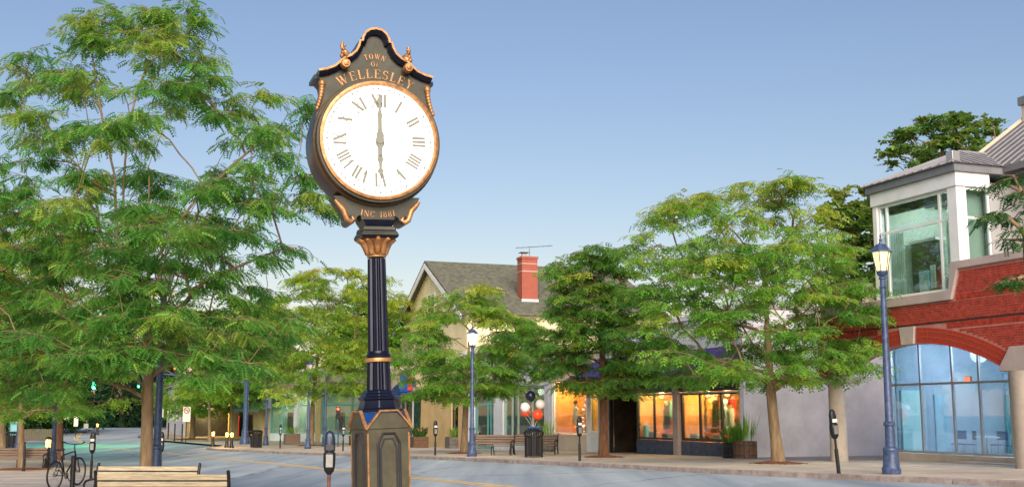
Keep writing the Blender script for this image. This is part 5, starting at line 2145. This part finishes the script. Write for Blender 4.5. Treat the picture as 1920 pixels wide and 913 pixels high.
# ------------------------------------------------------------------ traffic signals, signs
def signal_head(P, lab, lit, rz=0.):
    t = thing('traffic_signal', P, lab, 'traffic light', rz=rz)
    bevel(MB().box(-.17, .17, 0, .2, -.5, .55).build('housing', M['black'], t), .02)
    for k, (z, c) in enumerate(((.36, 'red_e'), (.02, 'amber_e'), (-.32, 'green_e'))):
        m = M[c] if c == lit else M['dark']
        MB().lathe([(.001, -.03), (.1, -.02), (.12, 0), (.001, 0)], 16, (0, -.002, z), axis='y').build('lens', m, t)
        mb = MB()
        rings = []
        for y in (-.2, 0):
            rings.append([(math.cos(a) * .135, y, z + math.sin(a) * .135) for a in np.linspace(-.2, PI + .2, 12)])
        mb.loft(rings, cap=False, close=False)
        mb.build('visor', M['black'], t)
    return t


pm = og(459, 832)
t = thing('signal_mast', pm, 'purple blue signal mast with a long arm on the far corner', 'signal pole')
autosmooth(MB().lathe([(.42, -.05), (.42, .25), (.36, .4), (.3, .55), (.28, 1.0), (.24, 1.1), (.2, 1.2), (.19, 5.2), (.21, 5.3), (.1, 5.6)], 16).build('pole', M['bluepost'], t), 30)
e1 = at(170, 694, pm.y) - pm
MB().tube([(0, 0, 4.9), tuple(e1 * .5 + Vector((0, 0, 2.6))), tuple(e1)], [.07, .06, .05], 10).build('mast_arm', M['bluepost'], t)
ga = at(176, 726, 95)
s1 = signal_head(ga + Vector((0, 0, .32)), 'traffic light showing bright green at the end of the mast arm', 'green_e')
gb = at(260, 726, 96)
s2 = signal_head(gb + Vector((0, 0, .32)), 'traffic light showing a smaller green beside the tree trunk', 'green_e')
s2.scale = (.75, .75, .75)
point('signal_light', (ga.x, ga.y - .6, ga.z), 600, (.03, 1., .45), .1)
gc = at(328, 691, 95)
signal_head(gc, 'traffic light with an amber glow among the leaves', 'amber_e')
gr = at(634, 766, 83)
s3 = signal_head(gr + Vector((0, 0, -.3)), 'traffic light showing red beside the blue lamp post left of the clock', 'red_e')
s3.scale = (.8, .8, .8)
post(gp(633, 83.3), 2.3, .05, 'thin pole that carries the red traffic light', 'signal_pole', 'bluepost')


def sign(P, w_, h_, lab, mm, pole_h, circle=None):
    t = thing('street_sign', P, lab, 'sign')
    bevel(MB().box(-w_ / 2, w_ / 2, -.012, .012, 0, h_).build('plate', M[mm], t), .005)
    MB().tube([(0, .035, h_ * .8), (0, .035, -pole_h)], .035, 8).build('pole', M['black'], t)
    if circle:
        z = h_ - w_ * .48
        MB().lathe([(w_ * .42, -.003), (w_ * .42, 0)], 24, (0, -.0135, z), axis='y').build('red_disc', M['redp'], t)
        MB().lathe([(w_ * .30, -.003), (w_ * .30, 0)], 24, (0, -.017, z), axis='y').build('white_disc', M['signw'], t)
        MB().box(-w_ * .2, w_ * .2, -.024, -.021, z - w_ * .05, z + w_ * .05).build('arrow', M['dark'], t)
        mb = MB()
        mb.M = Matrix.Translation((0, 0, z)) @ Matrix.Rotation(PI / 4, 4, 'Y')
        mb.box(-w_ * .33, w_ * .33, -.028, -.025, -w_ * .05, w_ * .05)
        mb.build('slash', M['redp'], t)
    return t


q = og(345, 829)
P = at(349.5, 790, q.y)
sign(P, .64, 1.25, 'white no turn sign with a red circle at the side street', 'signw', P.z - q.z, True)
for x, y, d, w_, h_, lab in ((125, 786, 118, .55, .5, 'small yellowish sign plate by the tree trunk at the bend'), (142, 799, 112, .42, 1.2, 'tall narrow pale sign at the bend'),
                             (161, 803, 128, .5, .55, 'small white sign at the far bend of the road'), (300, 782, 70, .42, .5, 'white sign plate beside the big tree trunk')):
    P = at(x, y, d)
    sign(P, w_, h_, lab, 'signw', P.z - ground(P.x, P.y))
# red lettering-like lamp on the gallery fascia and a small red pennant on the white shop
t = thing('wall_banner', fa.w(1.1, -.35, 5.05), 'small red banner on a bracket above the purple awning', 'banner', rz=fa.rz)
MB().prism([(-.16, 0), (.2, .05), (.24, .55), (-.2, .6)], -.01, .01).build('cloth', M['redp'], t)
MB().tube([(-.2, .02, .6), (.26, .02, .58), (.26, .35, .58)], .015, 6).build('bracket', M['dark'], t)
P = fw.px(908, 692)
t = thing('wall_banner', fw.w(P[0], -.14, P[1] - .3), 'small red and white banner on the white shop front', 'banner', rz=fw.rz)
MB().box(-.35, .35, -.02, .0, 0, .35).build('red_half', M['redp'], t)
MB().box(-.35, .35, -.02, .0, .352, .7).build('white_half', M['paper'], t)
P = fd.px(771, 722)
t = thing('wall_banner', fd.w(P[0] + .8, -.5, P[1]), 'navy and red flag beside the blue awning', 'flag', rz=fd.rz)
MB().tube([(0, .5, .6), (0, -.6, 1.3)], .03, 6).build('staff', M['white'], t)
MB().box(-.02, .02, -.6, .0, -.5, .8).build('cloth', M['blueaw'], t)
MB().box(-.019, .019, .001, .35, -.4, .6).build('red_stripe', M['redp'], t)
# board fence and hedge wall at the far left
q = gp(70, 100)
t = thing('board_fence', q, 'low brown board fence beyond the left bench', 'fence', rz=R(8))
for k in range(18):
    MB().box(-1.8 + k * .2, -1.62 + k * .2, -.02, .02, .05, 1.05 + .02 * (k % 3)).build('board', M['woodd'], t)
MB().box(-1.85, 1.85, .021, .07, .25, .35).build('rail', M['woodd'], t)
MB().box(-1.85, 1.85, .021, .07, .8, .9).build('rail', M['woodd'], t)
q = gp(25, 100)
t = thing('teal_kiosk', q, 'pale teal box standing beyond the left lamp post', 'kiosk')
bevel(MB().box(-.35, .35, -.3, .3, 0, 1.6).build('body', M['teal'], t), .02)
bevel(MB().box(-.4, .4, -.35, .35, 1.6, 1.7).build('cap', M['sage'], t), .02)
MB().box(-.25, .25, -.32, -.301, .9, 1.4).build('panel', M['ltblue'], t)
# ------------------------------------------------------------------ trees
def frond_template(pairs, ll, lw, droop):
    V, F = [], []
    for k in range(pairs):
        q = .14 + .86 * (k + .5) / pairs
        x, z = q, -droop * q * q
        l = ll * (1 - .45 * abs(q - .45))
        for s in (-1, 1):
            o = len(V)
            V += [(x - .02, 0, z), (x + .03 - lw / 2, s * l * .55, z - .02), (x + .10, s * l, z - .09), (x + .03 + lw / 2, s * l * .55, z - .02)]
            F.append((o, o + 1, o + 2, o + 3) if s > 0 else (o, o + 3, o + 2, o + 1))
    return np.array(V, dtype=np.float32), np.array(F, dtype=np.int32)


T_NEAR = frond_template(5, .30, .19, .32)
T_MID = frond_template(3, .34, .30, .30)
T_FAR = frond_template(2, .42, .36, .30)


def broad_template():
    """a small cluster of broad leaves"""
    rng = np.random.RandomState(2)
    V, F = [], []
    for k in range(5):
        a = k * 2.4
        d = np.array([math.cos(a), math.sin(a), rng.uniform(-.5, .3)])
        sd_ = np.array([-math.sin(a), math.cos(a), rng.uniform(-.4, .4)]) * .32
        o = len(V)
        V += [d * .1, d * .5 + sd_, d, d * .5 - sd_]
        F.append((o, o + 1, o + 2, o + 3))
    return np.array(V, dtype=np.float32), np.array(F, dtype=np.int32)


T_BROAD = broad_template()


def place(tmpl, pos, dirs, size, roll):
    V, F = tmpl
    n = len(pos)
    d = dirs / np.maximum(np.linalg.norm(dirs, axis=1, keepdims=True), 1e-6)
    up = np.tile(np.array([0, 0, 1.]), (n, 1))
    y = np.cross(up, d)
    ln = np.linalg.norm(y, axis=1, keepdims=True)
    y = np.where(ln < .05, np.array([[1., 0, 0]]), y / np.maximum(ln, 1e-6))
    z = np.cross(d, y)
    c, s = np.cos(roll)[:, None], np.sin(roll)[:, None]
    y, z = y * c + z * s, z * c - y * s
    P = pos[:, None, :] + size[:, None, None] * (V[None, :, 0, None] * d[:, None, :] + V[None, :, 1, None] * y[:, None, :] + V[None, :, 2, None] * z[:, None, :])
    FF = (F[None, :, :] + (np.arange(n) * len(V))[:, None, None]).reshape(-1, F.shape[1])
    return P.reshape(-1, 3), FF


GAPS = ((176, 727), (260, 726), (328, 691), (634, 766), (880, 628))     # lights that shine out between the leaves


def env_clumps(env, d, n, depth, rng, cx=None, fill=.75):
    """random points inside a crown whose half-width follows the list (y, x left, x right) in the photograph, depth = share of width"""
    ys = [e[0] for e in env]
    out = []
    tries = 0
    wmax = max(e[2] - e[1] for e in env)
    while len(out) < n and tries < n * 40:
        tries += 1
        y = rng.uniform(ys[0], ys[-1])
        k = max(i for i in range(len(ys) - 1) if ys[i] <= y)
        q = (y - ys[k]) / (ys[k + 1] - ys[k])
        xl = env[k][1] + (env[k + 1][1] - env[k][1]) * q
        xr = env[k][2] + (env[k + 1][2] - env[k][2]) * q
        if rng.random() > (xr - xl) / wmax:
            continue
        u, v = rng.uniform(-1, 1), rng.uniform(-1, 1)
        r2 = u * u + v * v
        if r2 > 1 or (r2 < .12 and rng.random() < fill):
            continue
        mid, hw = (xl + xr) / 2, (xr - xl) / 2
        if any(math.hypot(mid + hw * u - gx, (y - gy) * 1.2) < 42 for gx, gy in GAPS):
            continue
        dd = d + v * hw / FPX * d * depth
        out.append(at(mid + hw * u, y, dd))
    return out


def tree(base, top, clumps, lab, leaf, bark='bark', r0=.16, tmpl=T_MID, cr=.6, nt=6, fl=.3, fs=.10, seed=1, limbs=(), group=None, young=.0, name='locust_tree', twig_n=3, flat=.35, droop=.5, seg=6, dens=1.0):
    rng = random.Random(seed)
    nr = np.random.RandomState(seed)
    base, top = Vector(base), Vector(top)
    t = thing(name, base, lab, 'tree', group)
    nodes, par, isl = [], [], []

    def add(p, pa):
        nodes.append(Vector(p))
        par.append(pa)
        return len(nodes) - 1
    # trunk
    H = (top - base).length
    k = max(6, int(H / .45))
    last = add(base + Vector((0, 0, -.1)), -1)
    wob = Vector((rng.uniform(-1, 1), rng.uniform(-1, 1), 0)) * .03
    trunk_ids = [last]
    for i in range(1, k + 1):
        q = i / k
        p = base.lerp(top, q) + wob * math.sin(q * 5) * H * .3
        last = add(p, last)
        trunk_ids.append(last)
    chains = [list(trunk_ids)]
    zmin = base.z + H * .32
    for L in limbs:
        st = min(range(len(nodes)), key=lambda i: (nodes[i] - Vector(L[0])).length)
        ch = [st]
        pts = [Vector(p) for p in L]
        prev = st
        pp = nodes[st]
        for a in pts[0:]:
            n_ = max(1, int((a - pp).length / .4))
            for i in range(1, n_ + 1):
                q = pp.lerp(a, i / n_) + Vector((rng.uniform(-1, 1), rng.uniform(-1, 1), rng.uniform(-1, 1))) * .025
                prev = add(q, prev)
                ch.append(prev)
            pp = a
        chains.append(ch)
    axis = lambda z: base.lerp(top, min(1, max(0, (z - base.z) / max(.1, top.z - base.z))))
    order = sorted(range(len(clumps)), key=lambda i: (clumps[i] - axis(clumps[i].z)).length)
    arr = np.array([tuple(n) for n in nodes])
    ends = []
    for ci in order:
        c = clumps[ci]
        ca = np.array(tuple(c))
        dv = ca - arr
        hd = np.hypot(dv[:, 0], dv[:, 1])
        cost = np.linalg.norm(dv, axis=1) + 2.2 * np.maximum(0, arr[:, 2] - (ca[2] - .35 * hd)) + 10 * (arr[:, 2] < zmin - .2)
        s = int(np.argmin(cost))
        p0 = nodes[s]
        L = (c - p0).length
        m = max(2, int(L / .35))
        cp = p0.lerp(c, .5) + Vector((0, 0, .14 * L))
        ch = [s]
        prev = s
        new = []
        for i in range(1, m + 1):
            q = i / m
            p = p0 * (1 - q) ** 2 + cp * 2 * q * (1 - q) + c * q * q
            p += Vector((rng.uniform(-1, 1), rng.uniform(-1, 1), rng.uniform(-1, 1))) * .05 * min(1, L)
            prev = add(p, prev)
            new.append(tuple(p))
            ch.append(prev)
        arr = np.vstack([arr, np.array(new)])
        chains.append(ch)
        ends.append((prev, c, p0))
    # thickness from what each node carries
    load = np.zeros(len(nodes))
    for e, _, _ in ends:
        i = e
        while i >= 0:
            load[i] += 1
            i = par[i]
    tot = max(load.max(), 1)
    rad = lambda i: max(.009, r0 * .9 * (max(load[i], .5) / tot) ** .5)
    mb = MB()
    tr = chains[0]
    rr = []
    for j, i in enumerate(tr):
        q = j / len(tr)
        rr.append(max(.02, min(r0 * (1 - .45 * q), rad(i)) if q > .25 else r0 * (1 - .45 * q)) * (1.0 + (.35 if j == 0 else (.12 if j == 1 else 0))))
    mb.tube([nodes[i] - base for i in tr], rr, 12)
    tk = mb.build('trunk', M[bark], t)
    autosmooth(tk, 70)
    mb = MB()
    for ch in chains[1:]:
        rs = [rad(i) for i in ch]
        rs[0] = rs[1]
        mb.tube([nodes[i] - base for i in ch], rs, seg if rs[1] > .03 else 4, cap=False)
    # twigs and fronds
    pos, dr, sz, ti = [], [], [], []
    ztop = max(c.z for c in clumps)
    zbot = min(c.z for c in clumps)
    for e, c, p0 in ends:
        ax = axis(c.z)
        outv = Vector((c.x - ax.x, c.y - ax.y, 0))
        ol = outv.length
        outv = outv.normalized() if ol > .05 else Vector((rng.uniform(-1, 1), rng.uniform(-1, 1), 0)).normalized()
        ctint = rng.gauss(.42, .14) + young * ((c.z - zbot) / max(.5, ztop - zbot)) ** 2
        for k in range(max(2, int(nt * rng.uniform(.7, 1.25)))):
            a = rng.uniform(0, 2 * PI)
            d = (Vector((math.cos(a), math.sin(a), 0)) + outv * .75)
            d.z = rng.uniform(-.12, flat)
            d.normalize()
            L = cr * rng.uniform(.55, 1.25)
            st = c + Vector((rng.gauss(0, .12), rng.gauss(0, .12), rng.gauss(0, .07))) * cr * 1.6
            pts = []
            for j in range(4):
                q = j / 3
                pts.append(st + d * L * q + Vector((0, 0, -.22 * L * q * q)))
            if twig_n:
                mb.tube([p - base for p in [c, pts[0].lerp(pts[1], .5), pts[2], pts[3]]], [.011, .009, .006, .004], twig_n, cap=False)
            nf = max(2, int(L / fs * dens))
            side = 1
            for j in range(nf + 1):
                q = j / nf
                i0 = min(2, int(q * 3))
                p = pts[i0].lerp(pts[i0 + 1], q * 3 - i0)
                perp = Vector((-d.y, d.x, 0)) * side
                side = -side
                f = d * (.55 if j < nf else 1.4) + perp * (.9 if j < nf else .1) + Vector((rng.gauss(0, .45), rng.gauss(0, .45), -droop + rng.gauss(0, .35)))
                pos.append(tuple(p - base))
                dr.append(tuple(f))
                sz.append(fl * rng.uniform(.5, 1.35))
                ti.append(min(1, max(0, ctint + rng.gauss(0, .12))))
    br = mb.build('branches', M[bark], tk)
    br.data.polygons.foreach_set('use_smooth', [True] * len(br.data.polygons))
    pos, dr, sz, ti = np.array(pos), np.array(dr), np.array(sz), np.array(ti)
    V, F = place(tmpl, pos, dr, sz, nr.normal(0, .45, len(pos)))
    leafmesh('crown', V, F, np.repeat(ti, len(tmpl[0])), leaf, t)
    print('tree', lab[:40], len(pos), len(F))
    return t


def pit(loc, r, lab):
    t = thing('mulch_ring', loc, lab, 'mulch')
    rng = random.Random(int(loc[0] * 100))
    ring = []
    mb = MB()
    n = 22
    rs = [r * rng.uniform(.85, 1.1) for _ in range(n)]
    pr = []
    for f, z in ((1.0, -.01), (.9, .03), (.5, .07), (.1, .1)):
        pr.append([(math.cos(2 * PI * k / n) * rs[k] * f, math.sin(2 * PI * k / n) * rs[k] * f, z + rng.uniform(-.008, .008)) for k in range(n)])
    mb.loft(pr)
    mb.build('mound', M['mulch'], t)
    V, F, TI = [], [], []
    cb = MB()
    for k in range(160):
        a, q = rng.uniform(0, 2 * PI), r * 1.1 * math.sqrt(rng.random())
        x, y, z = math.cos(a) * q, math.sin(a) * q, .1 * (1 - q / r / 1.1) + .012
        b = rng.uniform(0, PI)
        u = Vector((math.cos(b), math.sin(b), rng.uniform(-.3, .3))) * .05
        v = Vector((-math.sin(b), math.cos(b), rng.uniform(-.3, .3))) * .018
        c = Vector((x, y, z))
        cb.add([c - u - v, c + u - v, c + u + v, c - u + v], [(0, 1, 2, 3)])
    o = cb.build('chips', M['mulch'], t)
    o['kind'] = 'stuff'
    return t


# --- the big near tree
D1 = 26.5
b1 = gp(275, D1)
env = [(8, 235, 385), (40, 160, 395), (75, 135, 400), (105, 40, 400), (140, 0, 410), (170, -40, 500), (200, -80, 585), (250, -90, 590), (300, -100, 580), (360, -110, 605), (400, -110, 612), (440, -110, 560),
       (500, -110, 545), (560, -110, 570), (620, -100, 550), (680, -80, 520), (735, -40, 470)]
rg = random.Random(21)
cl = env_clumps(env, D1, 430, .9, rg, fill=.35)
cl = [c for c in cl if rg.random() > .40 * min(1, max(0, (c.z - b1.z - 3.6) / 4.0))]
# thin out where the photograph's crown lets the sky through: between the top plume and the right arm
cl = [c for c in cl if not (c.z > b1.z + 7.0 and rg.random() < .25)]
P1 = lambda x, y, dd=0: at(x, y, D1 + dd)
cl += [P1(x, y, dd) for x, y, dd in ((350, 22, 0), (372, 45, .3), (300, 30, -.4), (180, 40, .2), (165, 75, -.3), (215, 25, .4), (378, 110, .2), (60, 105, 0), (30, 125, .4), (485, 175, 0), (575, 215, .3), (560, 330, -.3), (600, 395, .2), (580, 370, -.5), (390, 140, -.2), (40, 170, .5), (410, 215, 0))]
limbs = [[P1(272, 645), P1(230, 645, -.3), P1(180, 656, -.6), P1(130, 655, -1.), P1(80, 640, -1.3), P1(30, 622, -1.6)],
         [P1(274, 590), P1(262, 560, -.1), P1(225, 520, -.3), P1(205, 485, -.5), P1(190, 435, -.7), P1(150, 330, -.9)],
         [P1(276, 610), P1(200, 606, .4), P1(150, 612, .3), P1(110, 590, .1), P1(75, 560, 0), P1(25, 525, -.2)],
         [P1(280, 625), P1(330, 585, -.5), P1(385, 528, -.9), P1(440, 500, -1.1), P1(530, 465, -1.3)],
         [P1(276, 560), P1(240, 480, .3), P1(232, 380, .4), P1(238, 260, .3), P1(260, 160, .2), P1(300, 70, .1)],
         [P1(277, 520), P1(330, 420, .5), P1(390, 350, .9), P1(460, 290, 1.2), P1(520, 240, 1.4)],
         [P1(276, 580), P1(218, 450, -.1), P1(215, 330, .0), P1(190, 200, .1), P1(170, 90, .1)],
         [P1(280, 650), P1(350, 640, .8), P1(430, 600, 1.2), P1(500, 560, 1.5)]]
cl += [Vector(L[-1]) for L in limbs] + [Vector(L[-1]).lerp(Vector(L[-2]), .5) for L in limbs] + [P1(282, 320), P1(290, 345, .2)]
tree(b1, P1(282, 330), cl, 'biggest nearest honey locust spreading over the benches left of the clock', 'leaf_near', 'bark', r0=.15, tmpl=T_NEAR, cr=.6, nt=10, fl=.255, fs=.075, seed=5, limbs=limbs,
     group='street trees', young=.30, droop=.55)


def simple_tree(xb, yb, d, xt, yt, env, n, lab, leaf, seed, r0=.16, tmpl=T_MID, cr=.7, nt=7, fl=.34, fs=.1, young=.4, bark='bark', depth=.95, mulch=None, name='locust_tree', flat=.22, droop=.5, dens=1., group='street trees', fill=.55, extra=()):
    b = og(xb, yb) if yb else gp(xb, d)
    dd = b.y
    rg = random.Random(seed)
    k_ = .78 if tmpl is T_MID else 1.
    cl = env_clumps(env, dd, int(n * (1.4 if tmpl is T_MID else 1.1)), depth, rg, fill=fill)
    cl += [at(x, y, dd + o) for x, y, o in extra]
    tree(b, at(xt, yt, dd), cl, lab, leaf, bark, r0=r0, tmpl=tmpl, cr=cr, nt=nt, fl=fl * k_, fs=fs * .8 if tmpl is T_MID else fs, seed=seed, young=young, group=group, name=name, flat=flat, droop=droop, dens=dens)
    if mulch:
        pit(b, mulch, 'reddish mulch ring under the ' + lab)
    return b


# far side of the street, right to left
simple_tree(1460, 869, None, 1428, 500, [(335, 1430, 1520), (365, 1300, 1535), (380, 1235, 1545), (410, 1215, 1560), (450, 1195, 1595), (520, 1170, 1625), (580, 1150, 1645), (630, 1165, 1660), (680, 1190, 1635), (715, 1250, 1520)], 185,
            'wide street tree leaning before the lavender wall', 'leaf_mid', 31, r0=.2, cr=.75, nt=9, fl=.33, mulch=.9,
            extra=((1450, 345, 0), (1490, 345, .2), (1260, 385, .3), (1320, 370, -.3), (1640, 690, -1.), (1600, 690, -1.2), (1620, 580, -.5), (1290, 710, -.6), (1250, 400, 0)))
simple_tree(1132, 857, None, 1128, 560, [(465, 1070, 1170), (495, 1040, 1200), (540, 1035, 1225), (590, 1020, 1240), (650, 1010, 1250), (700, 1040, 1245), (735, 1080, 1230)], 130,
            'dark green street tree before the purple awning', 'leaf_deep', 37, r0=.2, cr=.8, nt=9, fl=.36, mulch=.9, young=.22, bark='barkr')
simple_tree(870, 850, None, 880, 620, [(528, 890, 940), (548, 835, 940), (580, 795, 955), (600, 775, 1010), (625, 755, 1035), (660, 742, 1035), (700, 760, 1020), (745, 780, 930)], 120,
            'street tree lit by the bright lamp before the white shop', 'leaf_mid', 41, r0=.17, cr=.85, nt=9, fl=.40, fs=.12, mulch=.9)
simple_tree(583, 835, None, 600, 600, [(500, 590, 650), (530, 545, 745), (570, 500, 765), (620, 480, 765), (670, 475, 740), (720, 500, 720), (745, 540, 690)], 130,
            'bushy street tree behind the clock post', 'leaf_yel', 43, extra=[(x, y, -10 + (x % 3)) for x, y in ((500, 690), (530, 650), (545, 700), (560, 665), (575, 715), (590, 640), (600, 690), (620, 720), (640, 660), (660, 700), (520, 735), (555, 745))], r0=.2, cr=1.1, nt=9, fl=.52, fs=.16, young=.25, mulch=1.1)
simple_tree(433, 826, None, 440, 620, [(560, 430, 520), (600, 395, 560), (650, 370, 570), (700, 365, 565), (762, 390, 540)], 120,
            'street tree with a pale trunk at the side street corner', 'leaf_mid', 47, r0=.17, cr=1.2, nt=8, fl=.55, fs=.17)
simple_tree(360, 823, None, 365, 640, [(580, 300, 420), (630, 270, 460), (690, 270, 460), (775, 290, 440)], 100,
            'dark trunked street tree beside the no turn sign', 'leaf_yel', 53, r0=.24, cr=1.3, nt=8, fl=.58, fs=.18, young=.1, mulch=1.5)
simple_tree(393, 828, None, 393, 680, [(640, 350, 450), (690, 330, 460), (755, 350, 440)], 40,
            'thin street tree between the no turn sign and the corner', 'leaf_yel', 59, r0=.13, cr=1.2, nt=8, fl=.55, fs=.18, young=.1)
# near side, behind the big tree
simple_tree(112, 862, None, 110, 560, [(430, 20, 160), (480, -60, 240), (540, -80, 300), (620, -60, 320), (700, -40, 310), (765, 0, 260)], 130,
            'yellow green street tree behind the bicycle', 'leaf_yel', 61, r0=.22, cr=1.0, nt=8, fl=.46, fs=.14, young=.45, bark='barkr')
simple_tree(41, 880, None, 40, 600, [(520, -60, 120), (580, -120, 190), (650, -140, 220), (720, -120, 210), (775, -60, 160)], 110,
            'street tree growing through the end of the left bench', 'leaf_mid', 67, r0=.155, cr=.85, nt=8, fl=.4, fs=.12, young=.2, mulch=1.3)
simple_tree(4, 839, None, 4, 660, [(600, -100, 90), (660, -140, 150), (730, -140, 160), (785, -80, 120)], 70,
            'far street tree cut by the left edge of the view', 'leaf_yel', 71, r0=.28, cr=1.2, nt=8, fl=.5, fs=.16, young=.15)
# trees behind the brick building
simple_tree(1760, None, 62, 1765, 280, [(215, 1740, 1770), (225, 1720, 1860), (240, 1690, 1885), (265, 1665, 1885), (290, 1648, 1870), (318, 1655, 1840), (345, 1690, 1800)], 95,
            'dark leafy tree rising behind the metal roofs', 'leaf_oak', 73, r0=.3, tmpl=T_BROAD, cr=.62, nt=7, fl=.24, fs=.13, young=.15, name='oak_tree', flat=.6, droop=.1, group=None, fill=.2)
simple_tree(1600, None, 66, 1600, 440, [(352, 1575, 1640), (380, 1558, 1660), (430, 1550, 1680), (480, 1550, 1680), (560, 1560, 1680)], 100,
            'dark tree between the wide street tree and the corner box', 'leaf_oak', 79, r0=.25, tmpl=T_BROAD, cr=.75, nt=8, fl=.26, fs=.13, young=.35, name='oak_tree', flat=.6, droop=.1, group=None, fill=.2)
# tree whose branches reach in at the right edge (its trunk stands outside the view)
D9 = 25.5
b9 = gp(2090, D9)
cl = [at(x, y, D9 + o) for x, y, o in ((1900, 330, 0), (1880, 345, .2), (1915, 360, -.2), (1875, 400, 0), (1900, 410, .3), (1860, 405, -.1), (1915, 430, -.3), (1895, 450, .1), (1925, 455, 0), (1905, 525, 0), (1890, 527, .15), (1925, 520, .3),
                                       (1945, 380, 0), (1960, 330, .4), (1980, 420, 0), (2010, 350, .3), (2060, 300, 0), (2120, 360, 0), (2080, 440, .4), (2000, 500, 0), (2150, 480, 0), (2040, 250, .4), (2100, 260, -.5))]
tree(b9, at(2085, 330, D9), cl, 'tree at the right edge whose branches reach before the corner box', 'leaf_dark', 'bark', r0=.17, tmpl=T_NEAR, cr=.36, nt=7, fl=.24, fs=.07, seed=83, group='street trees', droop=.55)


# dark conifers and far trees at the bend
def conifer(x, d, ytop, hw, lab, seed):
    b = gp(x, d)
    tp = at(x, ytop, d)
    rng = random.Random(seed)
    t = thing('conifer_tree', b, lab, 'tree', 'dark conifers at the bend of the road')
    H = tp.z - b.z
    MB().tube([(0, 0, -.2), (0, 0, H)], [.4, .05], 8).build('trunk', M['bark'], t)
    pos, dr, sz, ti = [], [], [], []
    wr = hw / FPX * d
    for k in range(2600):
        q = rng.random() ** .7
        z = H * (1 - .97 * q)
        r = wr * q * rng.uniform(.35, 1.05)
        a = rng.uniform(0, 2 * PI)
        pos.append((math.cos(a) * r, math.sin(a) * r, z - r * .18 + rng.gauss(0, .1)))
        dr.append((math.cos(a), math.sin(a), -.3 + rng.gauss(0, .15)))
        sz.append(rng.uniform(.7, 1.25))
        ti.append(rng.random())
    V, F = place(T_MID, np.array(pos), np.array(dr), np.array(sz), np.random.RandomState(seed).normal(0, .3, len(pos)))
    leafmesh('crown', V, F, np.repeat(np.array(ti), len(T_MID[0])), 'leaf_con', t)


for i, (x, d, yt, hw) in enumerate(((175, 178, 640, 55), (225, 172, 610, 60), (268, 182, 630, 55), (315, 176, 650, 55), (120, 170, 660, 60), (70, 165, 650, 60), (20, 160, 640, 60))):
    conifer(x, d, yt, hw, ('dark conifer straight below the bright green traffic light', 'tallest dark conifer between the two green traffic lights', 'dark conifer just left of the big tree trunk', 'dark conifer just right of the big tree trunk',
                           'dark conifer above the far bend signs', 'dark conifer behind the board fence', 'dark conifer at the far left behind the teal kiosk')[i], 90 + i)
# loose broadleaf trees beyond the bend and behind the left buildings
for i, (x, d, yb, env, n, lf, lab) in enumerate((
        (20, 122, 0, [(560, -60, 80), (640, -100, 140), (720, -90, 130), (800, -60, 110)], 70, 'leaf_dark', 'dark broad tree beyond the board fence'),
        (100, 132, 0, [(600, 60, 150), (680, 30, 190), (760, 40, 170), (796, 60, 150)], 60, 'leaf_dark', 'low dark tree behind the far road signs'),
        (470, 140, 0, [(575, 430, 510), (620, 400, 540), (680, 390, 550), (760, 400, 540)], 70, 'leaf_mid', 'green tree rising behind the dark recessed shop'),
        (330, 150, 0, [(600, 290, 370), (660, 270, 400), (740, 280, 390)], 60, 'leaf_mid', 'green tree behind the white clapboard house'),
        (700, 118, 0, [(560, 670, 730), (600, 640, 765), (660, 630, 780), (720, 640, 770)], 70, 'leaf_mid', 'green tree behind the green shop and the clock'))):
    simple_tree(x, None, d, x, env[1][0] + 20, env, n, lab, lf, 120 + i, r0=.3, tmpl=T_FAR, cr=2.2, nt=8, fl=1.0, fs=.28, young=.2, name='broadleaf_tree', flat=.5, droop=.2, group=None, fill=.3)
pit(gp(275, D1), .9, 'reddish mulch ring under the biggest nearest tree')
